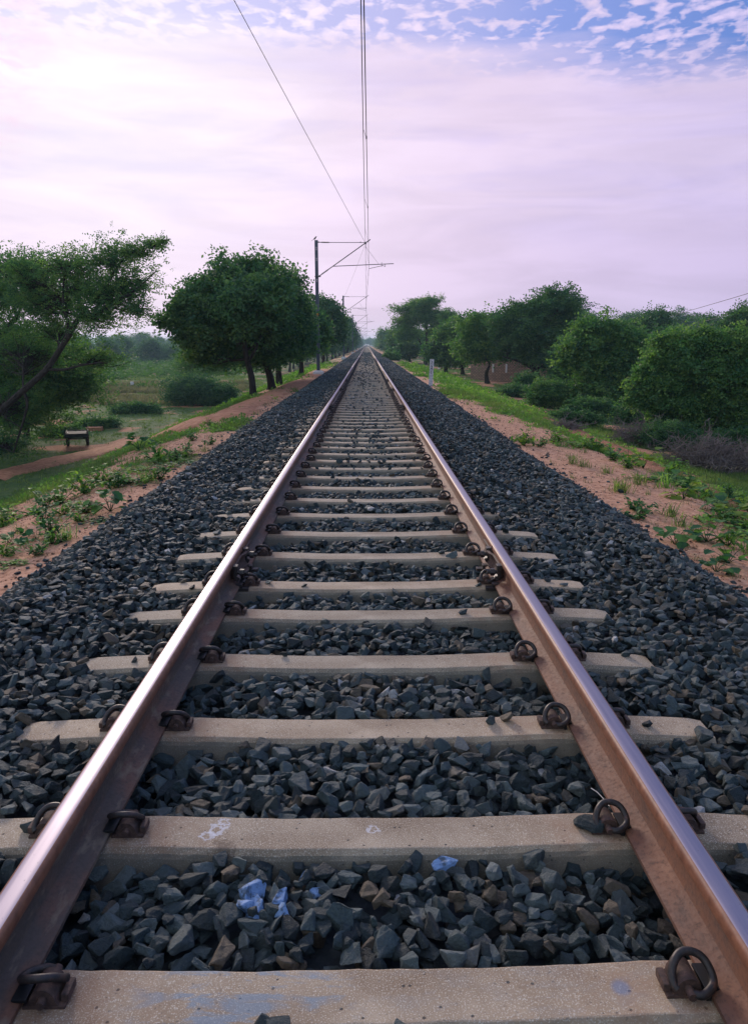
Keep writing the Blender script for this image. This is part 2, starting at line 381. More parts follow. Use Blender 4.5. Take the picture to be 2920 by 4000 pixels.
m_bark = M('dark_bark', f_bark, .9, .1)
def leafmat(name, lo, mid, hi, tr=.35):
    m = bpy.data.materials.new(name); m.use_nodes = True; t = NT(m.node_tree)
    r = t.n('ShaderNodeAttribute', attribute_name='rnd').outputs['Fac']
    p = t.n('ShaderNodeNewGeometry').outputs['Position']
    c = t.ramp(r, [(0, lo), (.5, mid), (1, hi)])
    c = t.mix(t.ramp(t.noise(p, .55, 3, .6), [(.35, 0), (.65, .75)]), c, t.mix(1.0, c, (.62, .82, .85, 1), 'MULTIPLY'))
    d = t.n('ShaderNodeBsdfPrincipled', i={'Base Color': c, 'Roughness': .6, 'Specular IOR Level': .2})
    tl = t.n('ShaderNodeBsdfTranslucent', i={0: t.mix(1.0, c, (1.5, 1.7, .7, 1), 'MULTIPLY')})
    mx = t.n('ShaderNodeMixShader', i={0: tr, 1: d.outputs[0], 2: tl.outputs[0]})
    t.n('ShaderNodeOutputMaterial', i={0: mx.outputs[0]}); return m
m_leaf = leafmat('acacia_leaves', (.024, .076, .050), (.075, .168, .066), (.20, .29, .08), .42)
m_leafd = leafmat('dense_dark_leaves', (.018, .064, .048), (.052, .128, .066), (.14, .225, .078), .40)
m_weed = leafmat('weed_leaves', (.045, .12, .035), (.13, .25, .055), (.34, .47, .10), .4)
m_weedb = leafmat('broad_weed_leaves', (.03, .10, .045), (.07, .17, .06), (.16, .28, .08), .4)
m_weedy = leafmat('yellow_green_leaves', (.09, .15, .03), (.20, .28, .05), (.32, .38, .08), .45)
m_grass = leafmat('grass_blades', (.05, .10, .035), (.12, .18, .05), (.28, .31, .10), .35)
m_dry = leafmat('dry_grass', (.12, .10, .07), (.2, .17, .11), (.32, .26, .17), .3)
m_crop = leafmat('crop_leaves', (.03, .08, .025), (.07, .15, .04), (.13, .21, .05), .35)
m_twig = M('dry_thorn_twigs', lambda t: t.set('Base Color', t.mix(t.noise(t.wpos, 6, 3), (.10, .082, .078, 1), (.24, .20, .185, 1))), .9, .1)
def f_ground(t):
    g = t.att('grass'); rd = t.att('red')
    n = t.noise(t.wpos, 1.6, 6, .65); n2 = t.noise(t.wpos, 14, 5, .7); n3 = t.noise(t.wpos, 60, 3, .6)
    soil = t.ramp(n2, [(.28, (.24, .105, .06)), (.42, (.46, .235, .14)), (.60, (.66, .37, .235)), (.8, (.74, .47, .32))])
    soil = t.mix(rd, soil, t.ramp(n2, [(.3, (.20, .08, .045)), (.6, (.44, .20, .105)), (.8, (.54, .27, .15))]))
    soil = t.mix(t.ramp(n3, [(.6, 0), (.7, .5)]), soil, (.12, .075, .055, 1))
    gr = t.ramp(t.math('MULTIPLY_ADD', n2, .5, t.math('MULTIPLY', n, .5)), [(.3, (.03, .06, .025)), (.5, (.07, .125, .04)), (.7, (.14, .17, .06))])
    f = t.ramp(t.math('ADD', g, t.math('MULTIPLY_ADD', n2, .5, t.math('MULTIPLY_ADD', n3, .24, -.37))), [(.42, 0), (.58, 1)])
    t.set('Base Color', t.mix(f, soil, gr)); t.bump(t.math('MULTIPLY_ADD', n3, .3, n2), .9, .035)
m_ground = M('soil_and_grass', f_ground, .95, .1)
def f_path(t):
    n2 = t.noise(t.wpos, 5, 6, .65); n3 = t.noise(t.wpos, 40, 3, .6)
    c = t.ramp(n2, [(.3, (.30, .13, .07)), (.55, (.48, .235, .135)), (.78, (.60, .33, .20))])
    t.set('Base Color', t.mix(t.ramp(n3, [(.6, 0), (.7, .4)]), c, (.16, .09, .06, 1))); t.bump(n3, .6, .02)
m_path = M('packed_red_earth', f_path, .95, .1)
def f_brick(t):
    b = t.n('ShaderNodeTexBrick', i={'Vector': t.n('ShaderNodeMapping', i={0: t.pos, 'Rotation': (R(90), 0, 0)}).outputs[0], 'Color1': (.46, .29, .21, 1), 'Color2': (.34, .21, .16, 1), 'Mortar': (.10, .08, .07, 1), 'Scale': 1.0, 'Brick Width': .3, 'Row Height': .13, 'Mortar Size': .022})
    n = t.noise(t.pos, 2.5, 4, .6)
    t.set('Base Color', t.mix(t.ramp(n, [(.4, 0), (.7, .6)]), b.outputs[0], (.16, .13, .11, 1)))
m_brick = M('mud_brick', f_brick, .9, .1)

# ------------------------------------------------------------------ ground sheet
def nonuni(a, b, fine, grow, start):
    out = [a]; s_ = fine; x = a
    while x < b:
        if x > start: s_ *= grow
        x = min(x + s_, b); out.append(x)
    return np.array(out)
gy = np.concatenate([np.array([-12., -6., -2., 0.]), nonuni(1.0, 4000, .14, 1.018, 14)])
gxp = nonuni(2.3, 3000, .12, 1.045, 7)
gx = np.concatenate([-gxp[::-1], [-1.5, 0, 1.5], gxp])
GX, GY = np.meshgrid(gx, gy)
GZ = ground(GX, GY)
def grassmask(x, y):
    a = np.abs(x); n = fbm(x * .7, y * .5, 41, 4); n2 = fbm(x * .16, y * .12, 47, 3)
    L = np.interp(a, [2.7, 3.3, 3.9, 4.8, 6.5, 9, 60], [.0, .05, .20, .34, .40, .76, .82])
    Rr = np.interp(a, [2.7, 3.3, 3.9, 4.6, 5.4, 6.2, 8, 60], [.0, .05, .18, .38, .42, .36, .6, .7])
    far = np.clip((y - 13) / 14, 0, 1)
    L = L + far * np.interp(a, [2.8, 3.5, 6, 8], [.15, .30, .12, 0]); Rr = Rr + far * np.interp(a, [2.8, 3.3, 6, 8], [.15, .34, .12, 0])
    Rr = Rr - .55 * np.exp(-((x - 5.9) / .45)**2) * (y > 8) * (y < 32)
    g = np.where(x < 0, L, Rr) + (n - .5) * 1.9 + (n2 - .5) * .5
    return np.clip(g, 0, 1)
GG = grassmask(GX, GY)
RED = np.clip(np.exp(-((GX - 5.9) / .8)**2) * 1.1 * (GY < 35) + np.clip((-GX - 4.2) / 3, 0, .8) + np.clip((GX - 5) / 2, 0, .6), 0, 1)
ny, nx = GX.shape
ii = (np.arange(ny - 1)[:, None] * nx + np.arange(nx - 1)[None]).ravel()
gf = np.stack([ii, ii + 1, ii + nx + 1, ii + nx], 1)
tag(mesh('ground', np.stack([GX, GY, GZ], 2), gf, m_ground, smooth=True, attrs={'grass': GG.ravel(), 'red': RED.ravel()}), kind='structure')

def strip(name, P, widths, mat, lift=.03, seed=1, nx_=13, step=.35):
    P = [np.array(p[:2]) for p in P]; pts = [np.array([p[0], p[1], 0]) for p in P]
    pp = smoothpath(pts, 12); pp = np.array(pp)[:, :2]
    seg = np.r_[0, np.cumsum(np.linalg.norm(np.diff(pp, axis=0), axis=1))]
    s_ = np.arange(0, seg[-1], step); px = np.interp(s_, seg, pp[:, 0]); py = np.interp(s_, seg, pp[:, 1])
    wd = np.interp(s_, np.linspace(0, seg[-1], len(widths)), widths)
    tx = np.gradient(px); ty = np.gradient(py); l = np.hypot(tx, ty); nxv, nyv = -ty / l, tx / l
    u = np.linspace(-1, 1, nx_)
    eL = 1 + (fbm(s_ * .9, s_ * 0, seed, 3) - .5) * .9; eR = 1 + (fbm(s_ * .9, s_ * 0 + 9, seed + 7, 3) - .5) * .9
    U = np.where(u[None] < 0, u[None] * eL[:, None], u[None] * eR[:, None]) * wd[:, None] / 2
    XX = px[:, None] + nxv[:, None] * U; YY = py[:, None] + nyv[:, None] * U
    ZZ = ground(XX, YY) + lift * (1 - np.abs(u[None])**4 * 2.2) - .012 * np.exp(-((np.abs(u[None]) - .5) / .12)**2)
    a, b = XX.shape; ii = (np.arange(a - 1)[:, None] * b + np.arange(b - 1)[None]).ravel()
    return tag(mesh(name, np.stack([XX, YY, ZZ], 2), np.stack([ii, ii + 1, ii + b + 1, ii + b], 1), mat, smooth=True), kind='structure')
strip('dirt_path', [gpt(*p) for p in ((-40, 1062), (100, 1026), (230, 1000), (330, 972), (430, 940), (520, 905), (575, 882), (640, 858), (680, 838), (712, 818))], [2.2, 2.2, 2.6, 2.8, 2.4, 2.0, 1.9, 1.8, 1.8, 1.8], m_path, .12, 3)
strip('dirt_track', [gpt(*p) for p in ((1215, 918), (1160, 897), (1110, 880), (1060, 862), (1020, 845), (985, 830), (960, 818))], [1.0, .8, .8, .9, 1.4, 1.6, 2.2], m_path, .08, 5)

# ------------------------------------------------------------------ sleepers
backs = [1.50, 2.09, 2.73, 3.36, 3.99, 4.51, 5.17, 5.80, 6.46, 7.11, 7.74, 8.37, 8.99, 9.59, 10.21, 10.86, 11.45, 12.03, 12.68, 13.28, 13.93, 14.5]
SY = [b - .075 for b in backs]
SY = [SY[0] - .62 * k for k in (3, 2, 1)] + SY
while len(SY) < 303: SY.append(SY[-1] + .615)
SYA = np.array(SY)
def top_h(x):
    return np.interp(np.abs(x), [0, .3, .66, .74, 1.02, 1.08, 1.3, 1.375], [0, 0, .012, .013, .013, .011, .0, -.004])
def sleeper_mesh(seed, n=56):
    rng = np.random.default_rng(seed); xs = np.linspace(-1.375, 1.375, n); V = []; Fc = []
    prof = [(-.126, -.20), (-.092, -.030), (-.086, -.016), (-.074, -.001), (-.070, .0), (.070, .0), (.074, -.001), (.086, -.016), (.092, -.030), (.126, -.20)]
    for i, x in enumerate(xs):
        e = rng.normal(0, .0012, 4); ins = .012 if i in (0, n - 1) else 0
        for k, (y, z) in enumerate(prof):
            j = e[0] if 1 <= k <= 4 else (e[1] if 5 <= k <= 8 else 0)
            V.append((x, y * (1 - ins * 4) + j, z + (top_h(x) if z > -.1 else 0) - ins * .5 + (e[2] if k in (2, 7) else 0)))
    m = len(prof)
    for i in range(n - 1):
        for k in range(m - 1): Fc.append((i * m + k, i * m + k + 1, (i + 1) * m + k + 1, (i + 1) * m + k))
    Fc += [tuple(range(m)), tuple(range((n - 1) * m + m - 1, (n - 1) * m - 1, -1))]
    return V, Fc
def clip_geo(lod=0):
    b = MB()
    P = [(-.052, -.056, .026), (-.030, -.062, .027), (-.004, -.050, .034), (.012, -.032, .042), (.014, -.006, .058), (.002, .018, .080), (-.024, .028, .093), (-.056, .026, .093), (-.080, .010, .076), (-.092, -.008, .050), (-.094, -.026, .030), (-.086, -.036, .020)]
    # local frame: x toward the rail centre from foot edge (v = -x), y = along the rail away from camera
    P = [((x + .045) * .86 - .042, y * .86, .018 + (z - .018) * .70) for x, y, z in P]
    b.tube(smoothpath(P, 4 if lod == 0 else 1), .0098 if lod == 0 else .011, 10 if lod == 0 else 4)
    return b
def insert_geo(lod=0):
    b = MB(); k = 10 if lod == 0 else 4
    poly = [(-.050 + .030 * math.cos(a), .014 + .034 * math.sin(a)) for a in np.linspace(0, math.pi, k)]
    b.prism(poly + [(-.092, -.004), (-.012, -.004)], -.032, .034)
    if lod == 0:
        b.box((-.052, 0, .0), (.098, .070, .010), bev=.003); b.box((-.098, .0, .016), (.018, .05, .022), bev=.005)
        b.tube([(-.052, -.058, .022), (-.052, .052, .022)], .0105, 10)
    return b
def liner_geo():
    b = MB(); b.box((.002, 0, .021), (.034, .074, .008), bev=.002); b.box((-.008, -.03, .010), (.012, .03, .02)); return b
clip_o = clip_geo().build('rail_clip', m_iron, smooth=True)
ins_o = insert_geo().build('clip_shoulder', m_cast, clip_o, smooth=True)
lin_o = liner_geo().build('liner', m_pad, clip_o)
clipL = clip_geo(1); g_ = insert_geo(1); clipL.add(g_.v, g_.f); clip_lo = clipL.build('rail_clip', m_iron)
clip_first = {0: True, 1: True}
ORD = ['first', 'second', 'third', 'fourth', 'fifth', 'sixth', 'seventh', 'eighth', 'ninth', 'tenth', 'eleventh', 'twelfth', 'thirteenth', 'fourteenth', 'fifteenth', 'sixteenth', 'seventeenth', 'eighteenth', 'nineteenth', 'twentieth']
TENS = {2: 'twenty', 3: 'thirty', 4: 'forty', 5: 'fifty', 6: 'sixty'}
def ordn(n):
    if n <= 20: return ORD[n - 1]
    a, b = divmod(n, 10)
    return TENS[a] + '-' + ORD[b - 1] if b else TENS[a][:-1] + 'ieth'
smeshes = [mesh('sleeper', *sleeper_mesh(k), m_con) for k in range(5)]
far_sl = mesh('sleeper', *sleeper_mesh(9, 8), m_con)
rs = random.Random(4)
for i, y in enumerate(SY[:300]):
    near = i < 60
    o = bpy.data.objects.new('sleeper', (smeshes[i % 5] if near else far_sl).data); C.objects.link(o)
    tilt = rs.gauss(0, .006) if i < 60 else 0
    o.location = (rs.gauss(0, .01) if i != 3 else 0, y, 0); o.rotation_euler = (0, 0, R(.25) + tilt * .6)
    k = i - 2           # 1 = nearest in the frame
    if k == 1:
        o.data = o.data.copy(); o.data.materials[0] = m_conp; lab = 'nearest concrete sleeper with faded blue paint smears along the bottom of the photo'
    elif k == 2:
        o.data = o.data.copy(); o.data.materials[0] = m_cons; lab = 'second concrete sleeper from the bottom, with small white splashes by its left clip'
    elif k < 1: lab = 'concrete sleeper lying out of frame just in front of the nearest one'
    elif k <= 60: lab = '%s concrete sleeper counted from the bottom of the photo' % ordn(k)
    else: lab = 'distant concrete sleeper far up the track where the rows blur together'
    tag(o, lab, 'railway sleeper', 'concrete sleepers under the rails')
    if i < 130:
        src = clip_o if i < 44 else clip_lo; key = 0 if i < 44 else 1
        for rx in (-.8715, .8715):
            for sgn in (-1, 1):
                if clip_first[key]: c = src; clip_first[key] = False; kids = []
                else:
                    c = src.copy(); C.objects.link(c); kids = [ch for ch in (ins_o, lin_o)] if key == 0 else []
                c.parent = o
                # inner clip of right rail and outer clip of left rail: foot edge at the clip's +x side
                flip = (rx > 0 and sgn > 0) or (rx < 0 and sgn > 0)
                c.location = (rx + sgn * .075, 0, .016); c.rotation_euler = (0, 0, math.pi if flip else 0)
                for kd in kids:
                    d = kd.copy(); C.objects.link(d); d.parent = c
for q in smeshes + [far_sl]: bpy.data.objects.remove(q)
# everything past the first three hundred
sv, sf = sleeper_mesh(9, 8); sv = np.array(sv); b = MB()
for k in range(500):
    if k % 1 == 0: b.add(sv + np.array([0, SY[299] + .615 * (k + 1), 0]), sf)
tag(b.build('far_sleepers', m_con), 'mass of very distant concrete sleepers merging below the horizon', 'railway sleepers', kind='stuff')

# ------------------------------------------------------------------ rails
prof = [(-.075, .018), (-.075, .030), (-.045, .041), (-.012, .056), (-.0085, .072), (-.0085, .128), (-.012, .140), (-.034, .150), (-.036, .154), (-.036, .176), (-.033, .184), (-.026, .1885), (-.012, .190)]
prof = prof + [(-x, z) for x, z in prof[::-1]]
ry = np.concatenate([np.arange(-3, 60, .6), np.geomspace(60, 1500, 40)])
def rail(x0, sg):
    V = []; Fc = []; mi = []; n = len(prof)
    for y in ry:
        for x, z in prof: V.append((x0 + x, y, z))
    for i in range(len(ry) - 1):
        for k in range(n):
            k2 = (k + 1) % n; Fc.append((i * n + k, i * n + k2, (i + 1) * n + k2, (i + 1) * n + k))
            mi.append(1 if 11 <= k <= 13 else (2 if 7 <= k <= 17 else 0))
    Fc += [tuple(range(n)), tuple((len(ry) - 1) * n + k for k in range(n - 1, -1, -1))]; mi += [0, 0]
    b = MB(); b.v = V; b.f = Fc; b.m = mi
    o = b.build('rail', [m_rust, m_head, m_hside], smooth=True)
    def joint(y0, y1, full=True):
        for s in ((-sg, sg) if full else (-sg,)):
            fp = MB()                       # joggled fishplate on one side of the web
            ys = np.linspace(y0, y1, 15); mid = (y0 + y1) / 2
            for j in range(14):
                def sec(y):
                    bl = math.exp(-((y - mid) / .055)**4) * .022
                    return [(x0 + s * (.0086 + bl), y, .062), (x0 + s * (.0086 + bl), y, .136), (x0 + s * (.034 + bl), y, .149), (x0 + s * (.046 + bl * 1.2), y, .144), (x0 + s * (.040 + bl * 1.2), y, .128), (x0 + s * (.030 + bl), y, .112), (x0 + s * (.030 + bl), y, .082), (x0 + s * (.048 + bl), y, .058), (x0 + s * (.046 + bl), y, .048)]
                A = sec(ys[j]); B_ = sec(ys[j + 1]); m = len(A)
                fp.add(A + B_, [(q, (q + 1) % m, m + (q + 1) % m, m + q) for q in range(m)])
                if j in (0, 13): fp.add(A if j == 0 else B_, [tuple(range(m))])
            fp.build('fishplate', m_cast, o, smooth=True)
        for yc in (y0 - .04, y0 + .36) if full else ((y0 + y1) / 2,):
            cb = MB(); s = -sg
            cb.box((x0 + s * .052, yc, .118), (.022, .05, .085), Matrix.Rotation(s * .12, 3, 'Y'), bev=.005)
            cb.box((x0 + s * .040, yc, .150), (.03, .055, .022), bev=.004); cb.box((x0 + s * .060, yc, .076), (.03, .05, .03), Matrix.Rotation(s * .5, 3, 'Y'), bev=.004)
            cb.box((x0 + s * .066, yc, .03), (.05, .05, .02), bev=.004); cb.box((x0 + s * .02, yc, .006), (.22, .05, .02), bev=.004)
            cl_ = cb.build('rail_clamp', m_iron, o)
            bb = MB(); bb.tube([(x0 + s * .06, yc, .112), (x0 + s * .125, yc, .112)], .013, 8); bb.tube([(x0 + s * .078, yc, .112), (x0 + s * .104, yc, .112)], .024, 6)
            bb.build('clamp_bolt', m_iron, cl_)
    joint(4.40, 5.02); joint(16.7, 17.3); joint(23.3, 23.9, False); joint(29.4, 30.0, False)
    # ground weld collar showing as a faint line across the head
    wb = MB(); wb.tube([(x0 - .0375, 4.71, .150), (x0 - .0372, 4.71, .182), ], .004, 5); wb.tube([(x0 + .0375, 4.71, .150), (x0 + .0372, 4.71, .182)], .004, 5)
    wb.build('weld_collar', m_cast, o)
    return o
tag(rail(-.8715, -1), 'left running rail with shiny head and dusty rust-brown foot', 'rail', 'pair of running rails')
tag(rail(.8715, 1), 'right running rail with shiny head and orange-brown rusty web', 'rail', 'pair of running rails')

# ------------------------------------------------------------------ ballast
def bal_h(x, y):
    a = np.abs(x); far = np.clip((y - 6) / 20, 0, 1)
    c = np.interp(a, [0, .5, .70, .80, .98, 1.1, 1.45, 1.75, 2.1, 2.3, 2.75, 3.0], [-.020, -.024, -.045, -.07, -.03, .002, .010, .018, .02, -.06, -.33, -.40])
    c = c + np.where(a < .7, far * .006, 0) + np.where((x > 1.0) & (a < 1.5), np.clip((y - 6.3) / 1.2, 0, 1) * .05, 0)
    c = c + (fbm(x * 2.2, y * 2.2, 61, 3) - .5) * .045 + (a > 1.9) * (fbm(x * .8, y * .8, 67, 2) - .5) * .10
    return c
brng = np.random.default_rng(12)
def stone_proto(rng, bev):
    bm = bmesh.new()
    n = 13; ax = np.array([1, rng.uniform(.62, .9), rng.uniform(.45, .75)])
    p = rng.normal(size=(n, 3)); p = np.sign(p) * np.abs(p)**.75; p /= (np.sum(np.abs(p)**3.2, axis=1)**(1 / 3.2))[:, None]; p *= rng.uniform(.8, 1.05, n)[:, None]
    for q in p * ax * .5: bm.verts.new(q)
    r = bmesh.ops.convex_hull(bm, input=bm.verts[:])
    bmesh.ops.delete(bm, geom=[v for v in bm.verts if not v.link_faces], context='VERTS')
    bmesh.ops.dissolve_limit(bm, angle_limit=R(16), verts=bm.verts[:], edges=bm.edges[:])
    if bev:
        bmesh.ops.bevel(bm, geom=bm.edges[:], offset=.02, segments=1, affect='EDGES', profile=.6)
    bmesh.ops.triangulate(bm, faces=bm.faces[:])
    bm.verts.index_update()
    V = np.array([v.co[:] for v in bm.verts]); Fc = np.array([[v.index for v in f.verts] for f in bm.faces]); bm.free(); return V, Fc
def roughen(p):
    bm = bmesh.new(); vs = [bm.verts.new(q) for q in p[0]]
    for f in p[1]: bm.faces.new([vs[k] for k in f])
    bmesh.ops.subdivide_edges(bm, edges=[e for e in bm.edges if e.calc_length() > .07], cuts=2, use_grid_fill=True)
    bmesh.ops.triangulate(bm, faces=bm.faces[:])
    from mathutils import noise as mn
    bm.normal_update()
    for v_ in bm.verts: v_.co += v_.normal * (mn.noise(v_.co * 5.0) * .035 + mn.noise(v_.co * 13) * .016)
    bm.verts.index_update(); V = np.array([v_.co[:] for v_ in bm.verts]); Fc = np.array([[v_.index for v_ in f.verts] for f in bm.faces]); bm.free(); return V, Fc
protoH = [stone_proto(brng, True) for _ in range(28)]; protoL = [stone_proto(brng, False) for _ in range(20)]

protoR = [roughen(p) for p in protoH]
RES = .011; HX0, HY0, HY1 = -3.05, .2, 31.0
hx = np.arange(HX0, -HX0, RES); hy = np.arange(HY0, HY1, RES)
HXX, HYY = np.meshgrid(hx, hy); HM = (bal_h(HXX, HYY) - .085).astype(np.float32)
TG = bal_h(HXX, HYY).astype(np.float32)
SLM = np.zeros_like(HM, bool)
for y in SY:
    if y < HY0 - .3 or y > HY1 + .3: continue
    j0, j1 = np.searchsorted(hy, [y - .088, y + .088]); i0, i1 = np.searchsorted(hx, [-1.375, 1.375])
    HM[j0:j1, i0:i1] = top_h(hx[i0:i1])[None]; SLM[j0:j1, i0:i1] = True
RLM = np.abs(np.abs(hx) - .8715) < .078
def cover(x, y):
    if abs(x) < .72:
        return .004 if y < 8 else (.10 if abs(x) < .3 and fbm(x, y * .4, 71, 2) > .5 else .02)
    if x > 1.05: return .02 if y < 6.3 else (.80 if int(y * .9) % 5 else .35)
    if x < -1.05: return .02 if y < 7 else .22
    return 0
ST = []  # x, y, z, sx, sy, sz
def drop(n, y0, y1, xa, smin, smax):
    xs = brng.uniform(-xa, xa, n); ys = brng.uniform(y0, y1, n); ss = smin + (smax - smin) * brng.beta(1.6, 2.6, n)
    for x, y, s in zip(xs, ys, ss):
        r = s * .5; g = max(1, int(r * .72 / RES)); i = int((x - HX0) / RES); j = int((y - HY0) / RES)
        if j < g or i < g or j >= HM.shape[0] - g or i >= HM.shape[1] - g: continue
        sub = HM[j - g:j + g + 1, i - g:i + g + 1]; mx = sub.max(); me = sub.mean()
        asp = .55 + .25 * ((x * 7919 + y * 104729) % 1)
        z = .55 * mx + .45 * me + r * asp * .55
        onsl = SLM[j - g:j + g + 1, i - g:i + g + 1].any()
        onr = RLM[i - g:i + g + 1].any()
        if onsl:
            cen = SLM[j, i]
            if cen or SLM[j - g:j + g + 1, i - g:i + g + 1].mean() > .2:
                if HM[j, i] > TG[j, i] + .07 or brng.random() > cover(x, y) * (.6 if y < 8 else 1): continue
                if onr: continue
                z = max(z, mx + r * asp * .5)
                if z > TG[j, i] + .09: continue
            else: z = .5 * me + .5 * HM[j, i] + r * asp * .5
        elif z > TG[j, i] + .004: continue
        if onr and z + r * asp > -.004: continue
        ST.append((x, y, z, s, s * 1.0, s))
        yy, xx = np.ogrid[-g:g + 1, -g:g + 1]; rr = (xx * xx + yy * yy) / (g + .5)**2
        cap = np.where(rr < 1, z + r * asp * .85 * np.sqrt(np.clip(1 - rr, 0, 1)) - .0, -9)
        np.maximum(sub, cap, out=sub)
for yy0, yy1, n, a_, b_ in ((.25, 3.4, 34000, .036, .098), (3.4, 8, 42000, .034, .088), (8, 16, 48000, .036, .082), (16, 31, 60000, .045, .09)):
    drop(n, yy0, yy1, 2.98, a_, b_)
ST = np.array(ST); print('stones settled', len(ST))
# drop stones that ended up wholly buried
ji = ((ST[:, 1] - HY0) / RES).astype(int); ixx = ((ST[:, 0] - HX0) / RES).astype(int)
bur = HM[ji, ixx] - ST[:, 2] > ST[:, 3] * .62
ST = ST[~bur]
n = len(ST); RND = brng.random(n)
# stones wider than long and lying fairly flat, more so on the shoulder
tilt = np.where(brng.random(n) < .5, .35, .9)
MT = np.where((brng.random(n) < .72)[:, None, None], rotm(n, brng, .42), rotm(n, brng))
MT[ST[:, 1] < 3.2] = rotm(int((ST[:, 1] < 3.2).sum()), brng, .7)
SCL = ST[:, 3][:, None] * np.stack([brng.uniform(1.05, 1.42, n), brng.uniform(.95, 1.2, n), brng.uniform(.85, 1.25, n)], 1)
pos = ST[:, :3].copy()
# ---- individually placed stones nearest the camera
rel = pos - np.array([0, 0, 1.5]); dd = rel @ fw; u = 1460 + F * (rel @ rt) / dd; v = 2000 - F * (rel @ upv) / dd
vis = (u > 10) & (u < 2910) & (v > 0) & (v < 3990) & (dd > .5)
ji = ((pos[:, 1] - HY0) / RES).astype(int); ixx = ((pos[:, 0] - HX0) / RES).astype(int)
topm = pos[:, 2] + ST[:, 3] * .22 > HM[ji, ixx] - .012
size = ST[:, 3] / dd
cand = np.nonzero(vis & topm & (pos[:, 1] < 2.75))[0]; cand = cand[np.argsort(-size[cand])][:300]
blue_px = [(665, 1945), (705, 1962), (640, 1985), (612, 1998), (535, 2018), (572, 2005), (952, 1948), (590, 1990)]
blue = []
for q in blue_px:
    d2 = (u[cand] * S - q[0])**2 + (v[cand] * S - q[1])**2
    for c in cand[np.argsort(d2)]:
        if c not in blue: blue.append(int(c)); break
blue.sort(key=lambda c: u[c])
indiv = set(int(c) for c in cand); slist = []
for c in cand:
    c = int(c); pv, pf = protoR[c % len(protoR)]
    V = (pv * SCL[c]) @ MT[c].T
    isb = c in blue
    rv = RND[c] if RND[c] < .95 else .7
    o = mesh('ballast_stone', V, pf, m_blue if isb else m_stone, attrs={'rnd': np.full(len(V), rv)}); o.location = pos[c]
    x, y = pos[c][:2]; ins = abs(x) < .83
    if isb: lab = '%s from the left of the blue stained ballast stones in the nearest crib' % ordn(blue.index(c) + 1)
    else:
        kb = int(np.searchsorted(SYA, y)) - 2   # number of the sleeper beyond it
        where = 'between the rails' if ins else ('outside the left rail' if x < 0 else 'outside the right rail')
        lab = 'dark angular ballast stone %s %s' % (where, {1: 'before the nearest sleeper', 2: 'between the nearest and second sleepers', 3: 'between the second and third sleepers'}.get(kb, 'beyond the third sleeper'))
    tag(o, lab, 'stone', 'loose ballast stones nearest the camera'); slist.append((c, lab, o, isb))
byl = {}
for q in slist:
    if not q[3]: byl.setdefault(q[1], []).append(q)
for lab, qs in byl.items():
    qs.sort(key=lambda q: -v[q[0]]); nr = max(1, round(len(qs) / 17)); per = math.ceil(len(qs) / nr)
    for r_ in range(nr):
        row = sorted(qs[r_ * per:(r_ + 1) * per], key=lambda q: u[q[0]])
        for j_, q in enumerate(row):
            where = lab.replace('dark angular ballast stone ', '')
            q[2]['label'] = '%s stone from left in the %s row up, %s' % (ordn(j_ + 1), ordn(r_ + 1), where.replace('between the nearest and second sleepers', 'first crib').replace('between the second and third sleepers', 'second crib').replace('before the nearest sleeper', 'before nearest sleeper'))
keep = np.array([k not in indiv for k in range(n)])
parts = []
for m_, pr in ((keep & (pos[:, 1] < 4.2), protoH), (keep & (pos[:, 1] >= 4.2), protoL)):
    s_ = np.nonzero(m_)[0]; 
    if pr is protoH:
        q_ = s_[pos[s_, 1] < 2.9]; parts.append(tile(protoR, q_ % len(pr), pos[q_], MT[q_], SCL[q_], RND[q_])); s_ = s_[pos[s_, 1] >= 2.9]
    parts.append(tile(pr, s_ % len(pr), pos[s_], MT[s_], SCL[s_], RND[s_]))
# coarser stones beyond the settled stretch
nf = 42000; t_ = brng.random(nf)**1.35
yf = 30.5 + t_ * 110; xf = brng.uniform(-2.85, 2.85, nf)
dys = np.abs(yf[:, None] - SYA[None, 40:240]).min(1)
zf = bal_h(xf, yf) - .015
ok = ~((np.abs(xf) < .80) & (dys < .10) & (brng.random(nf) > .12)) & ~((np.abs(np.abs(xf) - .8715) < .10)) & ~((np.abs(xf) > .95) & (np.abs(xf) < 1.38) & (dys < .09) & (brng.random(nf) > .75))
zf = np.where((dys < .1) & (np.abs(xf) < 1.38), .02, zf)
xf, yf, zf = xf[ok], yf[ok], zf[ok]; k = len(xf)
parts.append(tile(protoL, np.arange(k) % len(protoL), np.stack([xf, yf, zf], 1), rotm(k, brng, .5), (brng.uniform(.06, .11, k) * (1 + (yf - 30) / 90)), brng.random(k)))
# strays on the soil beside the toe
k = 420; ys_ = brng.uniform(1.5, 30, k); sg = np.where(brng.random(k) < .5, -1, 1); xs_ = sg * (2.70 + brng.exponential(.16, k))
parts.append(tile(protoL, np.arange(k) % len(protoL), np.stack([xs_, ys_, ground(xs_, ys_) + .008], 1), rotm(k, brng, .5), brng.uniform(.03, .075, k), brng.random(k) * .8))
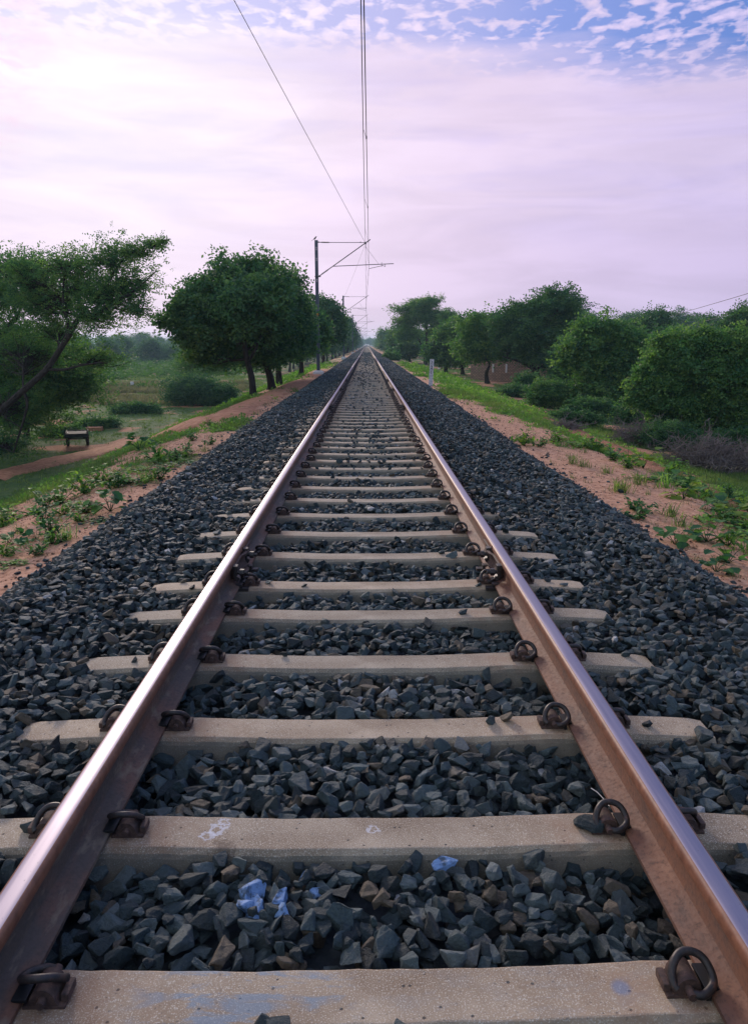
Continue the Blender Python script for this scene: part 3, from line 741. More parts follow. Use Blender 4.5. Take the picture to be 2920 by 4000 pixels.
# the packed layer under the loose stones
by = np.concatenate([np.arange(-1, 32, .12), np.geomspace(32, 1400, 160)]); bx = np.linspace(-3.0, 3.0, 61)
BX, BY = np.meshgrid(bx, by); BZ = np.where(BY < 31, bal_h(BX, BY) - .075, bal_h(BX, BY) - np.interp(BY, [31, 90, 160], [.05, .03, 0.0]) - (np.abs(BX) < 1.4) * np.interp(BY, [31, 120, 300], [.0, .03, .04]))
a, b_ = BX.shape; ii = (np.arange(a - 1)[:, None] * b_ + np.arange(b_ - 1)[None]).ravel()
bf = np.concatenate([np.stack([ii, ii + 1, ii + b_ + 1], 1), np.stack([ii, ii + b_ + 1, ii + b_], 1)])
parts.append((np.stack([BX, BY, BZ], 2).reshape(-1, 3), bf, np.full(a * b_, -1.0)))
off = 0; Vs = []; Fs = []; As = []; mi = []
for q, (V, Fc, A) in enumerate(parts):
    Vs.append(V); Fs.append(Fc + off); As.append(A); mi.append(np.full(len(Fc), 1 if q == len(parts) - 1 else 0)); off += len(V)
tag(mesh('ballast', np.concatenate(Vs), np.concatenate(Fs), [m_stone, m_bed], attrs={'rnd': np.concatenate(As)}, mi=np.concatenate(mi)),
    'dark grey crushed stone ballast heaped around the sleepers and down both shoulders', 'ballast', kind='stuff')
del HM, TG, SLM, HXX, HYY

# dry straw on the ballast by the right rail
b = MB(); b.tube(smoothpath([at(1305, 1742, 2.27), at(1320, 1752, 2.24), at(1338, 1772, 2.19), at(1346, 1782, 2.15)], 4), [.0016] * 12 + [.001], 5)
tag(b.build('dry_straw', m_lime), 'thin pale straw lying on the stones against the right rail', 'straw')

# ------------------------------------------------------------------ overhead line masts
def text_mb(s, size, ext=.003):
    cu = bpy.data.curves.new('t', 'FONT'); cu.body = s; cu.size = size; cu.extrude = ext; cu.align_x = 'CENTER'; cu.align_y = 'CENTER'; cu.offset = size * .02
    o = bpy.data.objects.new('t', cu); C.objects.link(o); dg = bpy.context.evaluated_depsgraph_get()
    me = bpy.data.meshes.new_from_object(o.evaluated_get(dg)); bpy.data.objects.remove(o); bpy.data.curves.remove(cu)
    v = [tuple(p.co) for p in me.vertices]; f = [tuple(p.vertices) for p in me.polygons]; bpy.data.meshes.remove(me); return v, f
def facing(v, f, name, mat, parent, c):   # text facing -Y
    return mesh(name, [(x + c[0], c[1] - z, y + c[2]) for x, y, z in v], f, mat, parent)
def insul(b, p0, p1, r=.055, k=11):
    p0, p1 = np.array(p0), np.array(p1); b.tube([p0, p1], .028, 8)
    for j in range(k):
        a = p0 + (p1 - p0) * (j + .5) / k; d = (p1 - p0) / np.linalg.norm(p1 - p0) * .011
        b.tube([a - d, a, a + d * .2], [.03, r, .03], 10)
def mast(out):
    r = empty('mast', (0, 0, 0))
    b = MB(); hz_ = 7.45
    # H section standing in the plane of the track: two flanges with lattice plates showing square holes
    b.box((-.085, 0, hz_ / 2), (.014, .19, hz_)); b.box((.085, 0, hz_ / 2), (.014, .19, hz_))
    holes = [6.93, 6.99, 6.45, 6.39, 5.25]
    z = 0.0
    for zz in [5.22, 6.36, 6.93]:
        b.box((0, .0, (z + zz) / 2), (.156, .012, zz - z))
        for hx_ in (-.052, 0, .052): b.box((hx_ * 1.02, 0, zz + .06), (.050 if hx_ else .016, .012, .12))
        for hx_ in (-.018, .018): b.box((hx_, 0, zz + .06), (.022, .012, .07))
        z = zz + .12
    b.box((0, 0, (z + hz_) / 2), (.156, .012, hz_ - z)); b.build('post', m_galv, r)
    b = MB(); b.box((0, 0, .0), (.62, .62, .30), bev=.05); b.box((0, 0, .17), (.42, .42, .08), bev=.03); b.build('footing', m_lime, r)
    fb = MB(); zb = .0
    fb.box((.12, 0, 7.34), (.10, .12, .05)); fb.box((.05, 0, 5.48), (.34, .22, .035)); fb.box((.14, 0, 5.50), (.06, .08, .10))
    fb.tube([(.10, 0, 7.34), (.32, 0, 7.33)], .022, 8); fb.tube([(.12, 0, 5.48), (.30, 0, 5.62)], .026, 8)
    fb.build('mast_fitting', m_dark, r)
    b = MB(); insul(b, (.30, 0, 7.335), (.72, 0, 7.325)); b.build('insulator', m_dark, r)
    b = MB(); insul(b, (.30, 0, 5.62), (.66, 0, 5.86)); b.build('insulator', m_dark, r)
    b = MB(); b.tube([(.72, 0, 7.325), (2.78, 0, 7.32)], .017, 8); b.box((2.5, 0, 7.34), (.06, .05, .05)); b.build('stay_tube', m_dark, r)
    b = MB(); b.tube([(.64, 0, 5.85), (2.78, 0, 7.30), (3.06, 0, 7.49)], .026, 8); b.box((2.78, 0, 7.29), (.11, .08, .11), bev=.01); b.tube([(2.79, 0, 7.25), (2.79, 0, 7.03)], .018, 6); b.build('bracket_tube', m_dark, r)
    if out:
        b = MB(); b.tube([(.96, 0, 6.04), (4.38, 0, 6.185)], .021, 8); b.tube([(3.70, 0, 6.26), (3.70, 0, 6.02)], .014, 6); b.build('register_tube', m_dark, r)
        b = MB(); b.tube([(3.90, 0, 6.16), (3.90, 0, 6.03), (3.86, 0, 6.02), (3.80, 0, 6.09), (2.97, 0, 5.91)], .015, 6); b.build('steady_arm', m_dark, r)
        b = MB(); b.tube([(2.80, 0, 7.08), (3.53, 0, 6.16)], .006, 5); b.build('stay_wire', m_wire, r)
    else:
        b = MB(); b.tube([(1.10, 0, 6.00), (2.80, 0, 5.98)], .021, 8); b.build('register_tube', m_dark, r)
        b = MB(); b.tube([(1.78, 0, 5.97), (1.78, 0, 5.90), (1.86, 0, 5.90), (2.72, 0, 5.73)], .015, 6); b.build('steady_arm', m_dark, r)
        b = MB(); b.tube([(1.9, 0, 6.72), (2.35, 0, 6.02)], .005, 5); b.build('stay_wire', m_wire, r)
    return r
MX = -2.85; MYs = [43.7, 92, 150, 206, 264, 322, 380, 440, 500, 562]
mo, mi_ = mast(True), mast(False)
masts = []
for i, y in enumerate(MYs):
    r = mo if i == 0 else (mi_ if i == 1 else copy_tree(mo if i % 2 == 0 else mi_))
    r.location = (MX - .0, y, -.20); masts.append(r)
    tag(r, ['nearest grey overhead line mast with a bird and a yellow number plate' if i == 0 else '%s grey overhead line mast counted up the left of the track' % ordn(i + 1)][0], 'line mast', 'overhead line masts along the left of the track')
r = masts[0]; b = MB(); b.box((0, -.105, 3.335), (.25, .012, .27)); pl_ = b.build('number_plate', m_blk, r)
facing(*text_mb('15', .14), 'plate_number', m_yel, pl_, (0, -.114, 3.40)); facing(*text_mb('01', .14), 'plate_number', m_yel, pl_, (0, -.114, 3.27))

zc_, zk_ = 6.83, 5.51 + .2
def nodex(i): return -.07
def wirex(i): return .12 if i % 2 == 0 else -.13
ally = [-12.0] + MYs
cw = []; kw = []
for a, b2 in zip(range(len(ally) - 1), range(1, len(ally))):
    y0, y1 = ally[a], ally[b2]; L = y1 - y0
    for t in np.linspace(0, 1, 25)[:-1]:
        cw.append((-.07 + (.02 if a == 0 else 0) * 0, y0 + t * L, 6.83 - .95 * 4 * t * (1 - t) * (L / 56)**2 + 0))
        kw.append(((wirex(a + 1) + (wirex(a) - wirex(a + 1)) * t), y0 + t * L, 5.71))
cw.append((-.07, MYs[-1], 6.83)); kw.append((wirex(9), MYs[-1], 5.71))
cw = np.array(cw); kw = np.array(kw)
b = MB(); b.tube(cw, .0085, 5); ct = b.build('catenary_wire', m_wire); tag(ct, 'sagging upper carrying wire running above the track from mast to mast', 'overhead wire')
for a, b2 in zip(range(len(ally) - 1), range(1, len(ally))):
    if a > 3: break
    y0, y1 = ally[a], ally[b2]
    for j in range(7):
        t = (j + .6) / 7; y = y0 + t * (y1 - y0)
        if y < 5: continue
        d_ = MB(); d_.tube([(np.interp(y, cw[:, 1], cw[:, 0]), y, np.interp(y, cw[:, 1], cw[:, 2])), (np.interp(y, kw[:, 1], kw[:, 0]), y, 5.71)], .004, 4)
        d_.box((np.interp(y, kw[:, 1], kw[:, 0]), y, 5.72), (.03, .05, .05)); d_.build('dropper', m_wire, ct)
b = MB(); b.tube(kw, .009, 5); tag(b.build('contact_wire', m_wire), 'taut lower contact wire running straight along above the track', 'overhead wire')
def sagw(name, p0, p1, sag, r, label, n=20):
    p0, p1 = np.array(p0, float), np.array(p1, float)
    P = [p0 + (p1 - p0) * t - np.array([0, 0, sag * 4 * t * (1 - t)]) for t in np.linspace(0, 1, n)]
    b = MB(); b.tube(P, r, 5); return tag(b.build(name, m_wire), label, 'overhead wire')
pA = at(517, 0, 17.0); pn = np.array([-.10, 43.7, 7.13]); dirn = (pA - pn); pB = pn + dirn * (55 / 26.7)
sagw('anchor_wire', pn, pB, 0, .0085, 'single wire slanting up to the left from the nearest mast bracket')
sagw('anchor_wire', (-.12, 43.7, 6.95), (MX + .12, 92, 7.1), .1, .006, 'thin wire slanting down from the nearest bracket to the second mast')

# bird on the first mast
def bird():
    b = bmesh.new(); pts = [(-.10, 0, -.045), (-.055, 0, -.015), (0, 0, .03), (.045, 0, .075), (.07, 0, .115), (.085, 0, .125)]; rad = [.008, .028, .045, .035, .026, .02]
    mb = MB(); mb.tube(smoothpath(pts, 3), list(np.interp(np.linspace(0, 5, 16), range(6), rad)), 10)
    mb.tube([(.095, 0, .125), (.135, 0, .115)], [.012, .002], 6)
    o = mb.build('bird', m_blk, smooth=True)
    t = MB(); t.box((-.145, 0, -.075), (.14, .035, .01), Matrix.Rotation(-.6, 3, 'Y')); t.build('tail', m_blk, o)
    for s in (-.02, .02):
        l = MB(); l.tube([(.0, s, .0), (.01, s, -.06)], .004, 5); l.build('leg', m_blk, o)
    return o
bd = bird(); bd.location = (MX - .07, 43.65, 7.31); tag(bd, 'small dark bird perched on top of the nearest mast', 'bird')

# distant power line at right
for k, (a, b2) in enumerate((((1690, 637), (1380, 725)), ((1690, 672), (1445, 738)), ((1690, 690), (1440, 742)))):
    sagw('power_line', at(a[0], a[1], 60), at(b2[0], b2[1], 120), 0.1, .026, ['highest', 'middle', 'lowest'][k] + ' of the thin power lines above the trees at right')

# ------------------------------------------------------------------ kilometre post, blocks, cart
p = gpt(945, 857); r = empty('kilometre_post', (2.80, 32.6, float(ground(2.80, 32.6)))); r.rotation_euler = (0, R(2.2), R(-8))
b = MB(); b.box((0, 0, .56), (.175, .13, 1.22), bev=.012); b.build('post', m_white, r)
for s_, z, h in (('1', 1.03, .17), ('2', .82, .20), ('1', .60, .17)): facing(*text_mb(s_, h), 'post_number', m_blk, r, (0, -.068, z))
b = MB(); b.box((0, -.067, .715), (.11, .004, .012)); b.build('number_line', m_blk, r)
tag(r, 'leaning whitewashed kilometre post with painted numbers beside the right ballast', 'marker post')

p = gpt(173, 984)
r = empty('hand_cart', p, R(19)); W_ = 1.0
m_cart = M('weathered_dark_timber', lambda t: t.set('Base Color', t.mix(t.noise(t.pos, 7, 4), (.012, .02, .02, 1), (.045, .055, .05, 1))), .85, .2)
b = MB()
b.box((0, 0, .62), (.98, 1.7, .05)); b.box((0, -.86, .58), (1.06, .05, .20), bev=.01); b.box((0, .86, .58), (1.0, .05, .20))
for s in (-1, 1): b.box((s * .50, 0, .66), (.04, 1.72, .09)); b.box((s * .51, -.86, .76), (.05, .05, .24))
b.build('cart_bed', m_cart, r)
b = MB(); b.tube([(-.42, 0, .33), (.42, 0, .33)], .025, 8); b.tube(smoothpath([(-.36, 0, .36), (0, 0, .47), (.36, 0, .36)], 4), .018, 6); b.build('axle', m_dark, r)
for s in (-1, 1):
    b = MB(); P = [(s * .46, .33 * math.cos(a), .33 + .29 * math.sin(a)) for a in np.linspace(0, 2 * math.pi, 25)]; b.tube(P, .075, 8, cap=False)
    wh = b.build('wheel', m_pad, r, True); b = MB(); b.tube([(s * .43, 0, .33), (s * .49, 0, .33)], .15, 12); b.build('hub', m_dark, wh)
    b = MB(); b.tube([(s * .30, -.5, .60), (s * .30, -.5, .38)], .02, 6); b.build('strut', m_dark, r)
tag(r, 'dark two-wheeled hand cart parked on grass beside the red dirt path', 'hand cart')

def slab(name, px, py, d, mat, label, cat, rz=0, n=1):
    p = gpt(px, py); b = MB()
    for k in range(n): b.box((0, 0, d[2] * (k + .5) / n), (d[0] * (1 - .04 * k), d[1], d[2] / n * .97), Matrix.Rotation(.03 * k, 3, 'Z'), bev=.02)
    o = b.build(name, mat); o.location = p; o.rotation_euler = (0, 0, rz); return tag(o, label, cat)
slab('stone_slab', 209, 952, (.95, .5, .22), m_path, 'low reddish stone slab lying on grass behind the hand cart', 'slab', .1, 2)
slab('stone_plinth', 680, 808, (1.6, 1.2, .8), m_con, 'low grey stone block on the green verge left of the track', 'block', 0, 2)
slab('boundary_stone', 293, 858, (.34, .25, .75), m_lime, 'small white boundary stone standing at the edge of the green crop field', 'boundary stone')
slab('marker_stub', 668, 830, (.22, .2, .6), m_path, 'short reddish stub post on the slope left of the nearest mast', 'post')
p = gpt(656, 826); r = empty('wooden_bench', p, .2); b = MB(); b.box((0, 0, .62), (1.2, .4, .12), bev=.02); b.build('seat', m_cart, r)
for s in (-.5, .5): b = MB(); b.box((s, 0, .28), (.08, .3, .56)); b.build('leg', m_cart, r)
tag(r, 'small dark wooden bench under the trees left of the nearest mast', 'bench')
o = slab('whitewashed_stone', 969.5, 816, (.3, .3, .3), m_lime, 'small round white stone on the dirt track behind the kilometre post', 'stone')

def rock(name, px, py, s, label, mat=None):
    p = gpt(px, py); V, Fc = protoH[3]; o = mesh(name, V * s, Fc, mat or m_stone, attrs={'rnd': np.full(len(V), .1)}); o.location = p + np.array([0, 0, s * .2]); tag(o, label, 'stone'); return o
rock('loose_rock', 1371, 1004 + 162 - 0, .14, 'black stone lying alone on bare soil right of the ballast')
rock('loose_rock', 1370, 1090, .12, 'small black stone on bare soil between two weeds at right')

# brick walls behind the trees
p0 = at(1040, 855, 72); p1 = at(1285, 872, 66)
r = empty('brick_wall', (p0[0], p0[1], -2.05)); L = math.hypot(p1[0] - p0[0], p1[1] - p0[1]); r.rotation_euler = (0, 0, math.atan2(p1[1] - p0[1], p1[0] - p0[0]))
b = MB(); xs = np.linspace(0, L, 26); rr_ = random.Random(3)
for a, c in zip(xs[:-1], xs[1:]): h_ = 2.15 + rr_.uniform(-.06, .06); b.box(((a + c) / 2, 0, h_ / 2), (c - a, .3, h_))
b.build('brickwork', m_brick, r)
for q in (2.35, 3.7, 6.4):
    b = MB(); b.tube([(q, -.22, 1.75), (q, -.22, .95)], .09, 8); b.build('drain_pipe', m_lime, r)
tag(r, 'mud brick wall with white drain spouts half hidden behind the trees at right', 'wall')

# ------------------------------------------------------------------ trees
def sprig(rng, n, L, lw, ll, droop=.25):
    """a twig spray with n leaflets: triangles only"""
    V = []; Fc = []
    for k in range(n):
        t = (k + .6) / n; s = 1 if k % 2 else -1
        c = np.array([L * t, s * lw * .9 + rng.normal(0, lw * .4), -droop * L * t * t + rng.normal(0, L * .08)])
        d = np.array([.5 + rng.normal(0, .4), s * .9, rng.normal(0, .5)]); d /= np.linalg.norm(d)
        u_ = np.cross(d, rng.normal(size=3)); u_ /= np.linalg.norm(u_)
        a = c - d * ll * .5; e = c + d * ll * .5; m = c + u_ * lw * .5; m2 = c - u_ * lw * .5
        i = len(V); V += [a, m, e, m2]; Fc += [(i, i + 1, i + 2), (i, i + 2, i + 3)]
    return np.array(V), np.array(Fc)
prng = np.random.default_rng(77)
SPR = [sprig(prng, 9, .34, .05, .085) for _ in range(8)]       # near tree, ~8 cm leaflets
SPB = [sprig(prng, 8, .8, .13, .21) for _ in range(8)]          # for trees 40-80 m away
def tree(name, base, trunk, lobes, Y, mat, label, n=5000, spr=SPB, fork=None, seed=1, leaf=1.0, group='trees beside the railway', cat='tree', tr=.14, clump=26, limbs=None, sig=.42, zsq=.8, limb_r=.5, shell=.55, loose=0.0, barkm=None, spikes=.16):
    rng = np.random.default_rng(seed); base = np.array(base, float)
    root = empty(name, base)
    Lb = []
    for l in lobes:
        px, py, rx, ry = l[:4]; dy = l[4] if len(l) > 4 else 0
        c = at(px, py, Y + dy); k = (Y + dy) / F / S
        Lb.append((c, np.array([rx * k, min(rx, ry * 1.3) * k * .95, ry * k])))
    tb = MB()
    tp = [base] + [at(q[0], q[1], Y + (q[2] if len(q) > 2 else 0)) for q in trunk]
    tp = np.array(smoothpath(tp, 5)); rad = np.linspace(tr, tr * .45, len(tp)); rad[0] *= 1.35; rad[1] *= 1.1
    tb.tube([q - base for q in tp], list(rad), 8)
    tips = [(tp[i], rad[i]) for i in range(int(len(tp) * .35), len(tp))]
    for lb in (limbs or []):
        q = [at(a[0], a[1], Y + (a[2] if len(a) > 2 else 0)) for a in lb]
        q = np.array(smoothpath(q, 4)); i0 = np.argmin(np.linalg.norm(tp - q[0], axis=1)); q[0] = tp[i0]; r0 = rad[i0] * .62
        rr = np.linspace(r0, r0 * .35, len(q)); tb.tube([w_ - base for w_ in q], list(rr), 6); tips += [(q[i], rr[i]) for i in range(len(q))]
    clumps = []; allv = sum(np.prod(r_)**(.62) for _, r_ in Lb)
    for c, r_ in Lb:
        k = max(4, int(clump * len(Lb) * np.prod(r_)**.62 / allv))
        # main branch into this lobe
        i = min(range(len(tips)), key=lambda q: np.linalg.norm(tips[q][0] - c) + 2.5 * max(0, tips[q][0][2] - c[2]))
        s0, r0 = tips[i]; e = c + rng.normal(0, .25, 3) * r_
        mid = (s0 + e) / 2 + rng.normal(0, .12, 3) * np.linalg.norm(e - s0) + np.array([0, 0, .1 * np.linalg.norm(e - s0)])
        q = np.array(smoothpath([s0, mid, e], 4)); rr = np.linspace(r0 * limb_r * 1.1, .02, len(q)); tb.tube([w_ - base for w_ in q], list(rr), 5)
        loc = [(q[j], rr[j]) for j in range(2, len(q))]
        for _ in range(k):
            d = rng.normal(size=3); d /= np.linalg.norm(d)
            if d[2] < -.4: d[2] *= -.6
            p_ = c + d * r_ * (shell + (1 - shell) * rng.random()) * (1 + .20 * rng.normal())
            clumps.append((p_, d, r_))
            if rng.random() < .8:
                s1, r1 = loc[rng.integers(len(loc))]; m1 = (s1 + p_) / 2 + rng.normal(0, .1, 3) * np.linalg.norm(p_ - s1)
                tb.tube([s1 - base, m1 - base, p_ - base], [max(.012, r1 * .45), .012, .006], 4, cap=False)
    tb.build('trunk', barkm or m_bark, root, smooth=True)
    cc = np.array([q[0] for q in clumps]); rr = np.array([q[2] for q in clumps]); dv = np.array([q[1] for q in clumps])
    ix = rng.integers(0, len(cc), n); sg_ = np.minimum(rr[ix] * sig, [1.1, 1.1, .9]) * np.array([1, 1, zsq])
    P = cc[ix] + rng.normal(size=(n, 3)) * sg_
    # a dusting of stray sprays right at the outline
    out = rng.random(n) < .10 + loose; P[out] += dv[ix[out]] * rr[ix[out]] * rng.uniform(.05, .28, (out.sum(), 1))
    kr = rng.random(len(cc)); zz_ = np.clip((P[:, 2] - cc[ix, 2]) / (sg_[:, 2] * 2 + .01), -1, 1); a = np.clip(.60 * kr[ix] + .40 * rng.random(n), 0, 1)
    # feathery shoots standing out of the crown
    if spikes:
        ns = int(len(cc) * spikes); si = rng.integers(0, len(cc), ns); sdv = dv[si] * [1, 1, .6] + [0, 0, .35] + rng.normal(0, .25, (ns, 3)); sdv /= np.linalg.norm(sdv, axis=1)[:, None]
        sl = np.minimum(rr[si].mean(1), 2.2) * rng.uniform(.35, 1.0, ns); mq = 18
        tt = rng.random((ns, mq)); PS = (cc[si][:, None] + sdv[:, None] * (sl[:, None] * tt)[..., None] + rng.normal(size=(ns, mq, 3)) * (.045 * Y / 28 * (1.25 - tt))[..., None] * (1.6 if spr is SPR else 1)).reshape(-1, 3)
        P = np.concatenate([P, PS]); a = np.concatenate([a, np.clip(.35 + .6 * rng.random(len(PS)), 0, 1)])
    gz = ground(P[:, 0], P[:, 1]); okk = P[:, 2] > gz + .05; P = P[okk]; a = a[okk]; m = len(P)
    V, Fc, A = tile(spr, rng.integers(0, len(spr), m), P - base, rotm(m, rng, .75), rng.uniform(.7, 1.25, m) * leaf, a)
    mesh('crown', V, Fc, mat, root, attrs={'rnd': A})
    tag(root, label, cat, group); return root

lg, rg_ = 'trees along the left of the railway', 'trees along the right of the railway'
b1 = np.array([-16.4, 28.5, 0.]); b1[2] = ground(b1[0], b1[1]) - .1
tree('leaning_tree', b1, [(-60, 975), (0, 910), (51, 864), (103, 816), (147, 750), (175, 705), (205, 700), (253, 668), (291, 648)], Y=28,
     mat=m_leaf, label='big dark thorn tree leaning right from the left edge of the photo', n=7000, spr=SPR, seed=3, spikes=.04, tr=.15, clump=100, sig=.30, shell=.1, zsq=1.0, group=lg, limb_r=.5, loose=.05, leaf=1.0,
     lobes=[(150, 600, 75, 45), (235, 585, 60, 45), (295, 560, 42, 34), (335, 540, 30, 9), (290, 640, 60, 50, 1), (240, 665, 70, 55), (190, 640, 70, 50, 1), (205, 710, 85, 45), (310, 690, 30, 24), (100, 680, 80, 55, 2), (60, 620, 60, 50, 1), (60, 790, 85, 60, 3), (40, 900, 70, 70, 3), (215, 800, 65, 34, 1), (345, 545, 22, 12), (365, 533, 14, 6), (20, 990, 60, 40, 1), (130, 740, 50, 40, 2)],
     limbs=[[(147, 750), (150, 712), (140, 675), (142, 620), (150, 580)], [(205, 703), (240, 624), (274, 572), (308, 548), (377, 528)], [(103, 816), (140, 817), (178, 808), (230, 800)], [(51, 864), (60, 900), (30, 1000)], [(253, 668), (300, 640), (345, 600)]])
b1 = np.array([-19.5, 33.5, 0.]); b1[2] = ground(b1[0], b1[1]) - .1
tree('thorn_tree', b1, [(-60, 860), (-10, 760), (20, 720), (38, 700)], Y=33, mat=m_leaf, label='upright thorn tree cut off by the left edge behind the leaning one', n=3000, spr=SPR, spikes=.04, seed=8, tr=.2, clump=70, sig=.34, leaf=1.25, group=lg,
     lobes=[(10, 600, 60, 42), (65, 590, 45, 35), (20, 670, 70, 50), (-50, 650, 50, 60), (70, 660, 45, 45), (0, 760, 80, 60)], limbs=[[(38, 700), (20, 640), (12, 590)], [(38, 700), (60, 650), (70, 600)]])
tree('low_bushy_tree', gpt(60, 960), [(60, 900), (70, 850)], [(60, 850, 110, 60), (10, 800, 60, 60), (150, 870, 60, 40), (30, 920, 70, 60), (120, 800, 70, 45)], 36, m_leaf, 'low leafy undergrowth tree filling in below the leaning thorn tree', n=6500, spr=SPR, seed=9, clump=120, sig=.45, leaf=1.5, group=lg)

def dep(p): return float(p[1])
p = gpt(560, 878)
tree('acacia_tree', p, [(556, 835), (547, 800), (541, 770), (540, 735), (545, 690)], Y=dep(p), mat=m_leafd, label='broad round acacia with a dark leaning trunk left of the nearest mast', n=7200, seed=21, leaf=.70, clump=105, sig=.19, zsq=.6, group=lg, tr=.15, shell=.6, loose=.10, 
     lobes=[(535, 635, 62, 40), (600, 650, 48, 45, 1), (480, 660, 55, 42), (440, 690, 45, 34, -1), (395, 714, 38, 16), (500, 720, 80, 55, -1), (600, 720, 60, 60, 1), (560, 690, 70, 60, -2), (450, 750, 45, 35), (560, 775, 60, 40, 2), (480, 790, 50, 32, 1), (640, 700, 30, 40, 2), (500, 612, 16, 13), (565, 590, 18, 10), (655, 668, 14, 14), (415, 690, 16, 10), (374, 706, 16, 8), (360, 716, 11, 5), (628, 628, 12, 12), (450, 645, 12, 12)],
     limbs=[[(548, 800), (570, 760), (590, 700)], [(541, 770), (500, 730), (430, 710)], [(545, 700), (555, 650)]])
p = gpt(452, 872)
tree('pale_green_shrub', p, [(450, 845), (452, 820)], [(440, 800, 40, 34), (480, 810, 40, 30), (420, 825, 35, 26), (500, 790, 30, 30)], dep(p), m_leaf, 'paler green young tree just left of the broad acacia', n=3600, seed=22, leaf=.6, clump=60, sig=.35, group=lg, tr=.07)
p = gpt(601, 860)
tree('acacia_tree', p, [(597, 835), (588, 800), (585, 770), (580, 740)], [(590, 740, 40, 45), (620, 760, 40, 40), (575, 790, 30, 28), (640, 720, 32, 45), (600, 700, 40, 40)], dep(p), m_leafd, 'second dark trunked acacia from the left in the row, overlapping the broad one', n=5500, seed=23, leaf=.75, clump=90, sig=.24, group=lg, tr=.2, limbs=[[(588, 805), (570, 785), (555, 770)]])
p = gpt(617, 852)
tree('acacia_tree', p, [(616, 830), (614, 800), (618, 770)], [(640, 730, 30, 45), (655, 760, 25, 35), (620, 745, 30, 40), (650, 700, 22, 26)], dep(p), m_leafd, 'third acacia trunk from the left, straight, half behind the second', n=4200, seed=24, leaf=.8, clump=70, sig=.26, group=lg, tr=.2)
for k, (bx_, by_, lobs, lab) in enumerate((
    (665, 832, [(668, 735, 34, 40), (650, 770, 25, 30), (690, 755, 25, 35), (672, 700, 20, 18)], 'dense acacia in the gap just left of the nearest mast'),
    (640, 822, [(640, 750, 40, 45), (600, 770, 40, 35), (670, 775, 30, 30)], 'shadowy tree filling in behind the acacia trunks at left'),
    (714, 806, [(718, 690, 26, 28), (700, 715, 28, 30), (738, 712, 24, 26), (715, 745, 40, 34), (690, 745, 24, 30)], 'tall round-topped tree immediately right of the nearest mast'),
    (737, 789, [(742, 728, 20, 22), (745, 750, 22, 24), (728, 752, 18, 22)], 'leaning tree next right of the round-topped one'),
    (768, 780, [(765, 722, 11, 17), (768, 745, 15, 20), (756, 748, 14, 18)], 'slim tree standing behind the second mast'))):
    p = gpt(bx_, by_); Y = dep(p); 
    tree('acacia_tree', p, [(bx_ + 1, by_ - 25), (lobs[0][0] - 2, lobs[0][1] + 28)], lobs, Y, m_leafd, lab, n=3800, seed=40 + k, leaf=.6 + Y / 140, clump=42, sig=.23, group=lg, tr=.24 if Y > 90 else .18, shell=.5)

# left scrub and far field trees
def bush(px, py, rx, ry, label, n=1800, mat=m_leafd, seed=1, leaf=.8, name='bush', grp='bushes beside the railway', Y=None, bot=None):
    p = gpt(px, bot if bot else py + ry); Y = Y or dep(p)
    return tree(name, p, [(px, py + ry * .5), (px + 2, py)], [(px, py, rx * .8, ry * .8), (px - rx * .45, py + ry * .25, rx * .5, ry * .6), (px + rx * .45, py + ry * .2, rx * .5, ry * .65), (px, py + ry * .5, rx * .85, ry * .5)], Y, mat, label, n=n, seed=seed, leaf=leaf, clump=40, sig=.4, group=grp, cat='bush', tr=.07, spikes=.2)
bush(428, 862, 52, 34, 'large dark rounded bush at the field edge beside the dirt path', 3600, seed=61, leaf=.75)
bush(487, 872, 30, 24, 'smaller dark bush between the large bush and the acacia trunk', 1700, seed=62, leaf=.7)
bush(300, 905, 45, 9, 'low dark scrub clump along the field edge left of the large bush', 900, seed=63, leaf=.7)
bush(215, 938, 42, 9, 'flat brown-green scrub patch behind the hand cart', 700, seed=64, leaf=.6)
bush(140, 955, 45, 10, 'flat scrub patch left of the hand cart', 700, seed=65, leaf=.6)
for k, (px, top, bot, rx, lab) in enumerate(((332, 752, 800, 26, 'rounded field tree on the left skyline nearest the broad acacia'), (372, 765, 803, 24, 'lower field tree touching the left side of the broad acacia'), (275, 748, 798, 20, 'dark field tree seen through the tip of the leaning tree'), (240, 756, 798, 26, 'field tree behind the leaning tree branches'), (185, 752, 800, 30, 'far field tree between the leaning branches'), (392, 775, 806, 20, 'small field tree at the foot of the broad acacia'))):
    Y = 215 + 12 * (k % 3); cy = (top + bot) / 2
    tree('field_tree', at(px, bot, Y) * np.array([1, 1, 0]) + np.array([0, 0, -3.5]), [(px, cy + 10), (px, cy)], [(px - rx * .3, cy, rx * .7, (bot - top) * .42), (px + rx * .4, cy + 3, rx * .65, (bot - top) * .38), (px, top + 12, rx * .5, 11), (px, bot - 8, rx, 9)], Y, m_leafd, lab, n=1500, seed=70 + k, leaf=1.7, clump=26, sig=.4, group='far trees across the left field', tr=.3)

